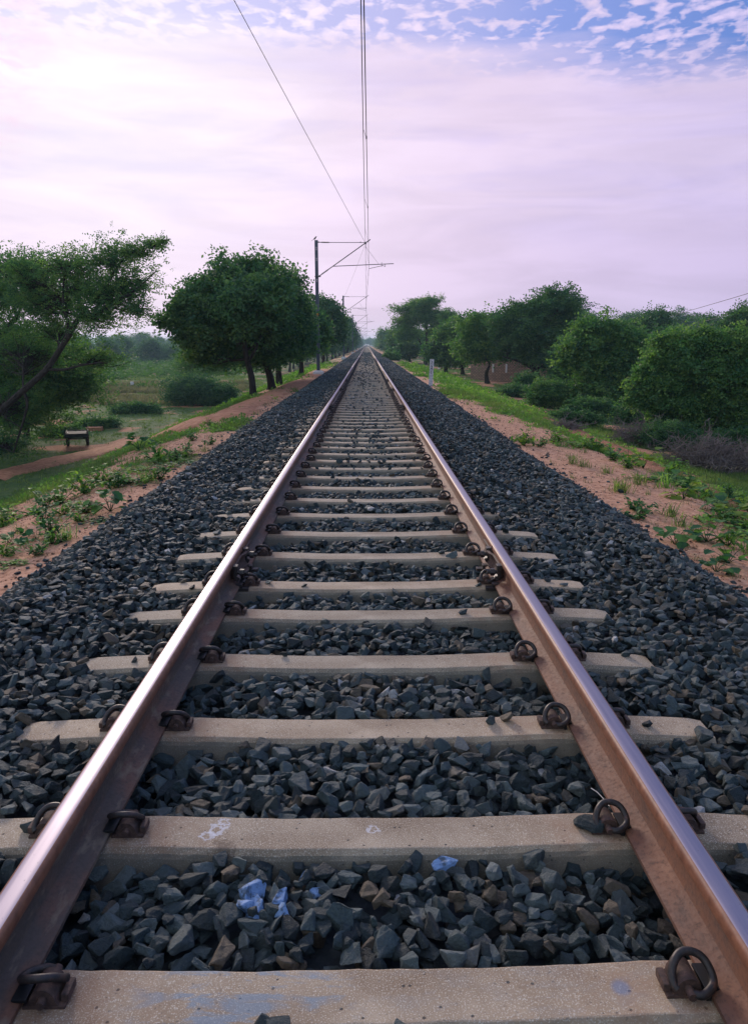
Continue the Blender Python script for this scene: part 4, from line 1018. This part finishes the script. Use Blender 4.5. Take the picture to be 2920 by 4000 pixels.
# right side
p = gpt(940, 806)
tree('spreading_tree', p, [(939, 790), (938, 775), (943, 750), (940, 715), (938, 690)], [(938, 672, 30, 17), (915, 690, 34, 22), (965, 700, 30, 18), (893, 715, 22, 20), (940, 712, 45, 24), (985, 702, 16, 12), (900, 745, 26, 18), (970, 735, 28, 22)], dep(p), m_leaf, 'vase shaped tree with forked trunk standing behind the kilometre post', n=4300, seed=81, leaf=1.1, clump=40, sig=.19, group=rg_, tr=.34, limbs=[[(939, 785), (952, 755), (957, 725)], [(939, 780), (925, 750), (912, 722)]], limb_r=.6)
for k, (bx_, by_, lobs, lab, n_) in enumerate((
    (899, 797, [(893, 745, 24, 20), (905, 765, 26, 18), (880, 762, 16, 20)], 'smaller tree filling in left of the vase shaped tree', 2200),
    (868, 781, [(851, 745, 14, 15), (868, 755, 16, 18), (858, 765, 20, 12)], 'round tree low on the right of the track vanishing point', 1800),
    (905, 800, [(915, 775, 30, 16), (890, 780, 22, 14)], 'low leafy tree under the branches of the vase shaped tree', 1700),
    (1022, 828, [(1025, 728, 30, 26), (1000, 750, 30, 30), (1045, 752, 32, 34), (1020, 785, 40, 28)], 'medium tree directly right of the vase shaped tree', 4200),
    (985, 825, [(985, 770, 34, 22), (965, 790, 25, 18), (1005, 795, 28, 16)], 'low dark tree between kilometre post and medium tree', 2200),
    (1076, 848, [(1072, 735, 36, 36), (1055, 775, 42, 32), (1095, 770, 36, 36), (1100, 725, 24, 26)], 'tree with a slim bare trunk in front of the brick wall', 4600))):
    p = gpt(bx_, by_); Y = dep(p); c_ = lobs[-1] if k == 5 else lobs[0]
    tree('acacia_tree', p, [(bx_ - 2, by_ - 22), (bx_ - 4 if k != 5 else bx_ + 5, by_ - 40)], lobs, Y, m_leaf if k % 2 else m_leafd, lab, n=n_, seed=90 + k, leaf=.6 + Y / 140, clump=42, sig=.23, group=rg_, tr=.22)
p = gpt(1190, 858)
tree('old_tree', p, [(1185, 830), (1175, 800), (1190, 760), (1210, 720)], [(1232, 682, 42, 36), (1190, 690, 36, 32), (1150, 705, 36, 30), (1120, 725, 36, 28), (1255, 725, 26, 50), (1170, 745, 60, 45), (1225, 760, 48, 48), (1125, 765, 32, 28), (1240, 805, 38, 36), (1180, 795, 36, 22)], dep(p), m_leafd, 'tallest dense dark tree on the right, overhanging the brick wall', n=7400, seed=101, leaf=.82, clump=80, sig=.20, zsq=.6, group=rg_, tr=.35, limbs=[[(1178, 815), (1150, 800), (1110, 788)], [(1185, 770), (1160, 740), (1140, 720)]])
p = gpt(1262, 872)
tree('vine_covered_tree', p, [(1264, 850), (1270, 820)], [(1262, 800, 34, 55), (1290, 830, 30, 45), (1240, 835, 24, 35)], dep(p), m_leafd, 'dark creeper-hung tree between the tallest tree and the next clump', n=3800, seed=102, leaf=.62, clump=80, sig=.32, group=rg_)
p = gpt(1340, 908)
tree('thorn_tree', p, [(1338, 880), (1335, 850), (1330, 800), (1325, 760)], [(1318, 735, 40, 26), (1285, 765, 38, 26), (1360, 755, 38, 30), (1390, 780, 30, 34), (1300, 810, 36, 34), (1345, 800, 55, 45), (1265, 790, 22, 18), (1340, 860, 60, 42), (1390, 840, 35, 50), (1300, 862, 36, 34), (1300, 722, 13, 16), (1345, 732, 18, 14), (1258, 775, 18, 9), (1405, 742, 18, 12), (1240, 806, 16, 7), (1340, 885, 70, 28), (1290, 880, 40, 26), (1400, 880, 40, 30)], dep(p), m_leaf, 'feathery thorn tree in the middle of the right bank', n=6200, seed=103, leaf=.72, clump=80, sig=.20, zsq=.55, group=rg_, limbs=[[(1332, 820), (1300, 790), (1280, 770)], [(1332, 810), (1365, 780), (1385, 770)]])
p = gpt(1560, 982)
tree('thorn_tree', p, [(1558, 950), (1550, 900), (1545, 850), (1530, 800)], [(1520, 770, 55, 30), (1590, 762, 55, 26), (1640, 780, 45, 34), (1480, 800, 42, 30), (1450, 850, 42, 26), (1530, 830, 70, 40), (1600, 830, 60, 45), (1430, 885, 34, 16), (1490, 890, 60, 32), (1570, 900, 70, 40), (1640, 880, 45, 60), (1500, 930, 60, 26), (1590, 945, 60, 25), (1690, 830, 50, 80), (1468, 758, 18, 14), (1560, 740, 26, 12), (1412, 860, 18, 8), (1398, 888, 22, 8), (1625, 746, 24, 12), (1430, 820, 16, 9)], dep(p), m_leaf, 'large feathery thorn tree at the right edge of the photo', n=11500, spr=SPR, seed=104, leaf=1.2, clump=150, sig=.18, zsq=.5, group=rg_, tr=.16, loose=.03)
for k, (px, py, rx, ry, Y, lab) in enumerate((
    (1440, 716, 34, 24, 78, 'dark round-leaved tree on the skyline between the two thorn trees'), (1293, 712, 15, 12, 92, 'small dome topped tree on the skyline right of the tallest tree'),
    (1640, 714, 30, 30, 62, 'dark tree top at the extreme right edge of the photo'), (1370, 735, 34, 22, 82, 'dark crown peeping over the middle thorn tree'), (1410, 800, 40, 50, 60, 'dark mass of foliage between middle and right thorn trees'),
    (1470, 770, 40, 34, 70, 'dark tree behind the left side of the large thorn tree'), (1130, 790, 34, 20, 84, 'dim tree behind the brick wall'), (1230, 700, 34, 30, 74, 'dark tree just behind the tallest tree'),
    (1600, 770, 70, 40, 70, 'dim tree behind the top of the large thorn tree'))):
    base = at(px, py, Y); base[2] = ground(base[0], base[1])
    tree('background_tree', base, [(px, py + ry)], [(px, py, rx, ry), (px - rx * .5, py + ry * .5, rx * .7, ry * .9), (px + rx * .5, py + ry * .6, rx * .7, ry * .9), (px, py + ry * 1.5, rx, ry)], Y, m_leafd, lab, n=2600, seed=120 + k, leaf=.9, clump=50, sig=.34, group='dark trees behind the right bank', tr=.3)
bush(1216, 872, 44, 30, 'round bright-edged bush below the creeper-hung tree', 3600, mat=m_leaf, seed=131, leaf=.45)
bush(1265, 925, 50, 14, 'low dark bush strip in the hollow right of the verge', 1900, seed=132, leaf=.35)
bush(1165, 850, 22, 26, 'dark hollow bush against the foot of the tallest tree', 1300, seed=133, leaf=.6)
bush(1480, 965, 60, 30, 'shadowy bush between the two leafless thickets', 2300, seed=134, leaf=.3)
bush(1140, 868, 34, 10, 'low green scrub beyond the dirt track at right', 900, seed=135, leaf=.6)
bush(1300, 905, 40, 20, 'dark undergrowth at the foot of the middle thorn tree', 1800, seed=141, leaf=.45)
bush(1420, 915, 50, 26, 'dark undergrowth between the middle and the large thorn tree', 2000, seed=142, leaf=.4)
bush(1620, 975, 60, 26, 'dark undergrowth below the large thorn tree at the right edge', 2200, seed=143, leaf=.35)
bush(865, 790, 10, 6, 'small dark bush on the right verge far up the line', 260, seed=136, leaf=1.0)

# leafless grey thickets
def thicket(px, py, rx, ry, label, n, seed):
    rng = np.random.default_rng(seed); p = gpt(px, py + ry); Y = dep(p); k = Y / F / S; r = np.array([rx * k, rx * k * .7, ry * 1.9 * k]); b = MB()
    for _ in range(n):
        a = rng.uniform(0, 2 * np.pi); s0 = np.array([rng.normal(0, .35) * r[0], rng.normal(0, .3) * r[1], -.05])
        d = np.array([math.cos(a) * rng.uniform(.2, 1), math.sin(a) * rng.uniform(.2, 1), rng.uniform(.35, 1.1)]); pts = [s0]
        L = rng.uniform(.4, 1.0)
        for j in range(4): d = d + rng.normal(0, .25, 3); d[2] -= .1 * j; pts.append(pts[-1] + d * r * L * .26)
        b.tube(pts, [.017, .013, .010, .008, .005], 3, cap=False)
        for j in range(1, 5):
            for _q in range(3):
                e = pts[j] + rng.normal(0, .16, 3) * r + np.array([0, 0, .05]); m_ = (e + pts[j]) / 2 + rng.normal(0, .03, 3); b.tube([pts[j], m_, e], [.008, .006, .003], 3, cap=False)
    o = b.build('leafless_thicket', m_twig); o.location = p; return tag(o, label, 'thicket', 'bare twig thickets at right')
thicket(1405, 955, 55, 30, 'grey leafless thicket below the middle thorn tree', 260, 5)
thicket(1570, 1000, 90, 40, 'large purple-grey leafless thicket near the right edge', 520, 6)
thicket(1250, 935, 34, 12, 'small dark tangle of dead twigs in the hollow at right', 110, 7)

# rows of trees fading up the line (four shapes copied)
far_src = []
for k in range(4):
    rg2 = np.random.default_rng(200 + k); Yk = 170.0; c0 = at(900, 760, Yk); base = np.array([c0[0], Yk, ground(c0[0], Yk)]); kk = F * S / Yk
    def pj(dx, z): 
        q = np.array([base[0] + dx, Yk, z]) - np.array([0, 0, 1.5]); a_ = q @ fw; return ((1460 + F * (q @ rt) / a_) * S, (2000 - F * (q @ upv) / a_) * S)
    H_ = base[2] + 9.0
    lob = [(*pj(rg2.normal(0, .6), H_ - 1.4), 2.2 * kk, 1.5 * kk), (*pj(-2.0, H_ - 3.2), 2.4 * kk, 1.8 * kk), (*pj(2.1, H_ - 3.0), 2.4 * kk, 1.7 * kk), (*pj(rg2.normal(0, .8), H_ - 4.3), 3.4 * kk, 2.0 * kk), (*pj(.5, H_ - 5.8), 3.0 * kk, 1.5 * kk)]
    far_src.append(tree('lineside_tree', base, [pj(.2, base[2] + 2.2), pj(.1, base[2] + 4)], lob, Yk, m_leafd, 'x', n=1700, seed=210 + k, leaf=1.35, clump=46, sig=.36, tr=.26))
rf = random.Random(8); cnt = 0; used = [False] * 4
for side, grp in ((-1, 'distant trees lining the left of the track'), (1, 'distant trees lining the right of the track')):
    y = 150.0 if side < 0 else 190.0; j = 0
    while y < 950:
        for row in range(2):
            k = rf.randrange(4)
            if used[k]: o = copy_tree(far_src[k])
            else: o = far_src[k]; used[k] = True
            x = side * ((8.6 if side < 0 else 9.5) + row * 7 + rf.uniform(-.8, 1.2)); yy_ = y + rf.uniform(-5, 5)
            o.location = (x, yy_, float(ground(x, yy_)) - .1); o.rotation_euler = (0, 0, rf.uniform(0, 6.28)); s = rf.uniform(.82, 1.15) * (.95 if side < 0 else .8); o.scale = (s, s, s)
            near_ = y < 300
            if near_ and row == 0: lab = '%s of the distant trees up the %s side of the track' % (ordn(j + 1), 'left' if side < 0 else 'right')
            else: lab = 'hazy distant tree far up the %s side of the track' % ('left' if side < 0 else 'right')
            tag(o, lab, 'tree', grp)
        y += 14 + y * .02; j += 1
# far belt of trees closing the view where the line meets the horizon and across the fields
for i in range(64):
    k = rf.randrange(4); o = copy_tree(far_src[k]); a = rf.uniform(-1, 1)
    if i < 12: x, yy_ = rf.uniform(-16, 16), 1000 + rf.uniform(0, 60)
    elif i < 44: yy_ = rf.uniform(330, 620); x = -rf.uniform(.10, .55) * yy_
    else: yy_ = rf.uniform(130, 400); x = rf.uniform(.16, .6) * yy_
    o.location = (x, yy_, float(ground(x, yy_)) - .1); s = rf.uniform(.9, 1.35); o.scale = (s * 1.3, s * 1.3, s); o.rotation_euler = (0, 0, rf.uniform(0, 6.28))
    if i < 12: lab = 'blue hazed tree closing the view at the end of the track'
    elif i < 44: lab = 'hazy skyline tree far across the fields at left'
    else: lab = 'skyline tree far behind the right bank'
    tag(o, lab, 'tree', 'far trees on the skyline')

# ------------------------------------------------------------------ weeds, grass, crops
def leafpoly(L, W, lobes=0, rng=None):
    """flat-ish leaf with folded midrib, base at origin, pointing +x"""
    ts = np.linspace(0, 1, 7); up_, lo_ = [], []
    for i, t in enumerate(ts):
        w_ = W * math.sin(math.pi * min(1, t * .92 + .10))**.7 * (1 + (.28 if lobes and i % 2 else 0))
        up_.append((L * t, w_ / 2, .12 * w_ - .15 * L * t * t)); lo_.append((L * t, -w_ / 2, .12 * w_ - .15 * L * t * t))
    mid = [(L * t, 0, -.15 * L * t * t) for t in ts]
    V = np.array(up_ + mid + lo_); Fc = []
    for i in range(6):
        Fc += [(i, i + 1, 8 + i), (i, 8 + i, 7 + i), (7 + i, 8 + i, 15 + i), (7 + i, 15 + i, 14 + i)]
    return V, np.array(Fc)
def rz(a): return np.array([[math.cos(a), -math.sin(a), 0], [math.sin(a), math.cos(a), 0], [0, 0, 1]])
def ryy(a): return np.array([[math.cos(a), 0, math.sin(a)], [0, 1, 0], [-math.sin(a), 0, math.cos(a)]])
def plant(kind, seed):
    rng = np.random.default_rng(seed); sb = MB(); LV = []; LF = []; LA = []; off = 0
    def leaf(p, az, el, L, W, lob=0):
        nonlocal off
        v, f = leafpoly(L, W, lob); v = v @ (rz(az) @ ryy(-el)).T + p; LV.append(v); LF.append(f + off); LA.append(np.full(len(v), rng.random())); off += len(v)
    if kind == 'broad':       # heart-leaved weed
        for k in range(9):
            az = k * 2.4 + rng.normal(0, .3); h = rng.uniform(.10, .42) * (1 - k * .04); rr = rng.uniform(.05, .30)
            p = np.array([rr * math.cos(az), rr * math.sin(az), h]); sb.tube([(0, 0, 0), p * np.array([.4, .4, .6]), p], [.006, .005, .003], 5)
            for q in range(rng.integers(1, 4)):
                leaf(p * (1 - .22 * q), az + rng.normal(0, .7), rng.normal(-.1, .3), rng.uniform(.12, .21), rng.uniform(.11, .18), 1)
    elif kind == 'leafy':     # bushy small-leaved
        for k in range(15):
            az = rng.uniform(0, 6.28); h = rng.uniform(.05, .26); rr = rng.uniform(.02, .22); p = np.array([rr * math.cos(az), rr * math.sin(az), h]); sb.tube([(0, 0, 0), p], [.004, .002], 4)
            for q in range(5): leaf(p * (1 - .15 * q) + rng.normal(0, .015, 3), rng.uniform(0, 6.28), rng.normal(.1, .4), rng.uniform(.05, .10), rng.uniform(.03, .055))
    elif kind == 'grassy':
        for k in range(46):
            az = rng.uniform(0, 6.28); L = rng.uniform(.10, .34); le = rng.uniform(.15, .9); o_ = rng.normal(0, .05, 2)
            P0 = np.array([o_[0], o_[1], 0]); d = np.array([math.cos(az) * le, math.sin(az) * le, 1]); d /= np.linalg.norm(d)
            sd_ = np.array([-math.sin(az), math.cos(az), 0]) * .004; P1 = P0 + d * L * .6; P2 = P0 + d * L + np.array([math.cos(az), math.sin(az), -.9]) * L * .25
            LV.append(np.array([P0 - sd_, P0 + sd_, P1 - sd_, P1 + sd_, P2])); LF.append(np.array([(0, 1, 3), (0, 3, 2), (2, 3, 4)]) + off); LA.append(np.full(5, rng.random())); off += 5
        sb.tube([(0, 0, 0), (0, 0, .02)], .01, 5)
    elif kind == 'creeper':
        for k in range(10):
            az = rng.uniform(0, 6.28); L = rng.uniform(.15, .5); e = np.array([L * math.cos(az), L * math.sin(az), .03]); sb.tube([(0, 0, .02), e * .5 + [0, 0, .04], e], [.004, .003, .002], 4)
            for q in range(7): leaf(e * rng.uniform(.2, 1) + rng.normal(0, .02, 3) + [0, 0, .02], rng.uniform(0, 6.28), rng.uniform(0, .6), rng.uniform(.04, .08), rng.uniform(.035, .065))
    return sb, np.concatenate(LV), np.concatenate(LF), np.concatenate(LA)
PL = {}
for k_, mts in (('broad', [m_weedb, m_weedy]), ('leafy', [m_weed, m_weedb]), ('grassy', [m_grass, m_weed]), ('creeper', [m_weed, m_weedb])):
    for v_ in range(2):
        for j, mt in enumerate(mts):
            sb, V, Fc, A = plant(k_, 300 + v_ * 7 + j + len(k_))
            st_ = sb.build('stem', m_weedb); lf = mesh('leaves', V, Fc, mt, attrs={'rnd': A}); PL.setdefault((k_, j), []).append((st_, lf))
def put(kind, x, y, s, label, var=0, grp='weeds on the soil beside the ballast', seed=0):
    st_, lf = PL[(kind, var)][seed % 2]
    names = {'broad': 'broadleaf_weed', 'leafy': 'leafy_weed', 'grassy': 'grass_tuft', 'creeper': 'creeping_weed'}
    r = empty(names[kind], (x, y, float(ground(x, y)) - .01), seed * 1.7); r.scale = (s, s, s * (.85 + .3 * ((seed * 37) % 10) / 10))
    for q in (st_, lf): c = q.copy(); C.objects.link(c); c.parent = r
    return tag(r, label, 'weed' if kind != 'grassy' else 'grass tuft', grp)
# (source px x, y of the foot, size factor, kind, variant)
LW = [(432, 2000, 1.15, 'broad', 0), (545, 1760, 1.5, 'broad', 0), (174, 2035, 1.0, 'leafy', 1), (250, 2012, .8, 'leafy', 0), (309, 2040, .8, 'leafy', 0), (203, 2085, 1.0, 'leafy', 1), (145, 2105, .7, 'broad', 0), (47, 2130, .75, 'broad', 0),
      (207, 2125, .9, 'leafy', 0), (254, 2112, .9, 'grassy', 1), (145, 2172, .75, 'leafy', 1), (338, 2005, .9, 'leafy', 1), (309, 1985, 1.1, 'creeper', 0), (400, 1895, 1.3, 'leafy', 0), (460, 1905, 1.1, 'leafy', 1), (501, 1890, 1.2, 'creeper', 0),
      (581, 1885, 1.2, 'grassy', 1), (22, 2175, .9, 'leafy', 0), (15, 2210, .9, 'creeper', 0), (381, 2045, .7, 'creeper', 1), (750, 1722, .8, 'leafy', 1), (823, 1668, .9, 'leafy', 0), (823, 1738, .8, 'leafy', 1), (732, 1755, .7, 'leafy', 1),
      (684, 1798, .9, 'leafy', 1), (726, 1785, .9, 'leafy', 0), (799, 1765, .7, 'grassy', 0), (696, 1822, 1.2, 'creeper', 1), (623, 1875, 1.1, 'leafy', 1), (424, 1895, 1.4, 'creeper', 1), (527, 1880, 1.2, 'creeper', 1), (240, 1965, 1.3, 'leafy', 0),
      (180, 1985, 1.2, 'leafy', 1), (120, 2010, 1.2, 'creeper', 0), (60, 2035, 1.1, 'creeper', 0), (10, 2060, 1.1, 'leafy', 0), (330, 1930, 1.3, 'leafy', 0), (620, 1810, 1.4, 'leafy', 0), (560, 1845, 1.3, 'creeper', 0), (80, 2085, .6, 'grassy', 0)]
RW = [(2636, 2130, 1.05, 'broad', 0), (2756, 2120, 1.0, 'broad', 0), (2840, 2200, .95, 'broad', 0), (2793, 2235, .8, 'broad', 0), (2667, 1950, 1.1, 'broad', 1), (2700, 1925, 1.1, 'leafy', 0), (2746, 1955, 1.2, 'leafy', 0), (2793, 1995, 1.1, 'broad', 0),
      (2872, 2030, 1.2, 'broad', 1), (2472, 1995, .8, 'leafy', 1), (2526, 2000, .6, 'broad', 0), (2488, 2030, .9, 'leafy', 1), (2620, 2020, 1.0, 'grassy', 0), (2727, 2035, 1.0, 'creeper', 0), (2660, 2060, .9, 'grassy', 0), (2840, 2135, .9, 'leafy', 0),
      (2491, 1895, 1.0, 'grassy', 0), (2431, 1925, 1.1, 'grassy', 0), (2510, 1830, 1.4, 'broad', 1), (2620, 1860, 1.4, 'leafy', 0), (2172, 1730, 1.4, 'leafy', 0), (2320, 1760, 1.4, 'leafy', 0), (2042, 1740, 1.2, 'leafy', 0), (2110, 1745, .9, 'leafy', 1),
      (2270, 1822, .8, 'grassy', 0), (2412, 1915, .9, 'grassy', 1), (2394, 1800, 1.2, 'leafy', 1), (2233, 1812, .8, 'grassy', 0), (2900, 1990, 1.2, 'leafy', 0), (2560, 1880, 1.3, 'creeper', 0), (2450, 1830, 1.3, 'leafy', 0), (2890, 2100, 1.1, 'creeper', 0),
      (2600, 1905, 1.2, 'grassy', 1), (2850, 1950, 1.2, 'leafy', 1), (2700, 2090, .9, 'grassy', 0), (2260, 1750, 1.3, 'creeper', 0), (2370, 1850, .8, 'grassy', 0), (2912, 2070, 1.2, 'creeper', 0), (2910, 2160, .9, 'grassy', 1), (2640, 1900, 1.3, 'broad', 0), (2820, 2040, 1.1, 'leafy', 1)]
desc = {'broad': ('broad heart-leaved weed', 'yellow-green broad-leaved weed'), 'leafy': ('bushy bright green weed', 'bushy dark green weed'), 'grassy': ('tuft of thin grass', 'tuft of bright grass'), 'creeper': ('low spreading creeper', 'low dark spreading creeper')}
for side, LWs in (('left', LW), ('right', RW)):
    pts = [(gpt(a * S, b_ * S), s, k_, v_) for a, b_, s, k_, v_ in LWs]; pts.sort(key=lambda q: q[0][1]); seen = {}
    for i, (p, s, k_, v_) in enumerate(pts):
        seen[(k_, v_)] = seen.get((k_, v_), 0) + 1; nn = seen[(k_, v_)]
        lab = '%s nearest %s on the soil %s of the ballast' % (ordn(nn) if nn > 1 else 'the', desc[k_][v_], side)
        put(k_, p[0], p[1], s * (.60 if k_ == 'broad' else .85) * min(1.25, .85 + p[1] / 40), lab, v_, seed=i)
for q in PL.values():
    for st_, lf in q: bpy.data.objects.remove(st_); bpy.data.objects.remove(lf)

# scattered ground cover that nobody could count
grng = np.random.default_rng(5)
def blade(rng, n, h, w_, spread):
    V = []; Fc = []
    for k in range(n):
        a = rng.uniform(0, 6.28); o_ = rng.normal(0, spread, 2); L = h * rng.uniform(.5, 1.1); le = rng.uniform(.1, .9)
        p = np.array([o_[0], o_[1], 0]); e = p + np.array([math.cos(a) * le, math.sin(a) * le, 1]) * L * .8; s = np.array([-math.sin(a), math.cos(a), 0]) * w_ / 2; i = len(V)
        V += [p - s, p + s, e]; Fc.append((i, i + 1, i + 2))
    return np.array(V), np.array(Fc)
BL = [blade(grng, 9, .12, .008, .035) for _ in range(6)]
BLF = [blade(grng, 8, .22, .035, .12) for _ in range(6)]
SPW = [sprig(grng, 7, .16, .045, .06, 0) for _ in range(6)]
def scatter(name, protos, n, xr, yr, dens, scale, mat, label, cat, tilt=.25, ypow=1.6, lift=0.0, both=None):
    y = yr[0] + (yr[1] - yr[0]) * grng.random(n)**ypow; x = grng.uniform(*xr, n)
    if both: x = np.where(grng.random(n) < .5, x, -x)
    k = grng.random(n) < dens(x, y); x, y = x[k], y[k]; m = len(x)
    P = np.stack([x, y, ground(x, y) + lift], 1); sc_ = scale(y) * grng.uniform(.6, 1.3, m)
    V, Fc, A = tile(protos, grng.integers(0, len(protos), m), P, rotm(m, grng, tilt), sc_, np.clip(.6 * fbm(x * .6, y * .6, 91, 2) + .4 * grng.random(m), 0, 1))
    return tag(mesh(name, V, Fc, mat, attrs={'rnd': A}), label, cat, kind='stuff')
gm = lambda x, y: np.clip((grassmask(x, y) - .42) * 3.2, 0, 1)
scatter('verge_grass', BL, 60000, (2.85, 11), (2, 30), lambda x, y: gm(x, y) * .9 + .015, lambda y: .7 + y / 30, m_grass, 'short sparse grass growing over the sandy verges', 'grass', both=1, ypow=1.2)
scatter('ground_cover_weeds', SPW, 52000, (2.85, 8.2), (4, 75), lambda x, y: np.clip((grassmask(x, y) - .48 + np.clip((y - 12) / 25, 0, .22)) * 3.5, 0, 1) * np.clip((fbm(x * 1.1, y * .8, 93, 2) - .3) * 4, .12, 1), lambda y: .55 + y / 36, m_weed, 'bright green creeping ground cover on the embankment shoulders', 'ground cover', tilt=.6, ypow=1.5, lift=.02, both=1)
scatter('slope_grass', BLF, 52000, (-46, -6), (14, 120), lambda x, y: gm(x, y) * np.clip(.2 + grassmask(x, y), 0, 1), lambda y: .32 + y / 130, m_grass, 'rough grass across the low ground left of the embankment', 'grass', ypow=1.7)
scatter('hollow_grass', BLF, 26000, (6, 40), (9, 110), lambda x, y: gm(x, y), lambda y: .32 + y / 130, m_grass, 'rough grass in the hollow right of the embankment', 'grass', ypow=1.7)
scatter('dry_weeds', BL, 9000, (2.8, 7), (2, 26), lambda x, y: .35 * (fbm(x * 1.3, y * 1.3, 95, 2) > .55), lambda y: .6 + y / 40, m_dry, 'dry straw coloured stubble on the sandy verges', 'dry grass', both=1, tilt=.9)
CR = [sprig(grng, 9, .7, .22, .34, -.1) for _ in range(6)]
def rows(x, y): return np.clip(.3 + .7 * np.sin(y * 1.1 + x * .15), .1, 1) * (fbm(x * .05, y * .05, 99, 3) > .38)
scatter('crop_field', CR, 34000, (-120, -20), (84, 260), rows, lambda y: .8 + y / 300, m_crop, 'bright green leafy crop in rows across the left field', 'crop', tilt=.5, ypow=1.4, lift=.2)
scatter('tall_dry_grass', BLF, 14000, (-34, -14), (62, 96), lambda x, y: (fbm(x * .12, y * .12, 101, 2) > .40) * .9, lambda y: 2.6 + 0 * y, m_dry, 'tall yellowing grass between the crop field and the dirt path', 'grass', ypow=1)
k = 26000; ys_ = 1.6 + 26 * grng.random(k)**1.3; xs_ = np.where(grng.random(k) < .5, -1, 1) * grng.uniform(2.75, 6.4, k)
V, Fc, A = tile(protoL, grng.integers(0, len(protoL), k), np.stack([xs_, ys_, ground(xs_, ys_) + .002], 1), rotm(k, grng, .5), .010 + .035 * grng.beta(1, 4, k), grng.random(k))
m_clod = M('soil_clod', lambda t: t.set('Base Color', t.ramp(t.att('rnd'), [(0, (.06, .045, .035)), (.3, (.26, .13, .08)), (.75, (.55, .31, .2)), (1, (.66, .45, .32))])), .95, .1)
tag(mesh('soil_clods', V, Fc, m_clod, attrs={'rnd': A}), 'crumbs of soil and grit strewn over the sandy verges', 'soil crumbs', kind='stuff')
# seed heads by the right verge
b = MB()
for k in range(9):
    p = gpt((2760 + 16 * k) * S, (1890 + (k % 3) * 8) * S); p = p + np.array([0, 0, 0]); e = p + np.array([.02 * (k - 4), 0, .34 + .03 * (k % 3)]); b.tube([p, e], [.003, .002], 4); b.tube([e, e + np.array([.03, 0, .05]), e + np.array([.09, 0, .07])], [.005, .012, .003], 6)
tag(b.build('seed_head_grass', m_dry, smooth=True), 'arching grass with pale furry seed heads near the right edge', 'grass')

# ------------------------------------------------------------------ air
hzo = MB(); hzo.box((0, 1990, 7.0), (5990, 4030, 26)); hm = bpy.data.materials.new('haze_air'); hm.use_nodes = True; t = NT(hm.node_tree)
pv = t.n('ShaderNodeVolumePrincipled', i={'Color': (.52, .78, .92, 1), 'Density': .00036, 'Anisotropy': .3}); ou = t.n('ShaderNodeOutputMaterial'); t.t.links.new(pv.outputs[0], ou.inputs['Volume'])
hz_o = hzo.build('haze', hm); tag(hz_o, kind='stuff')
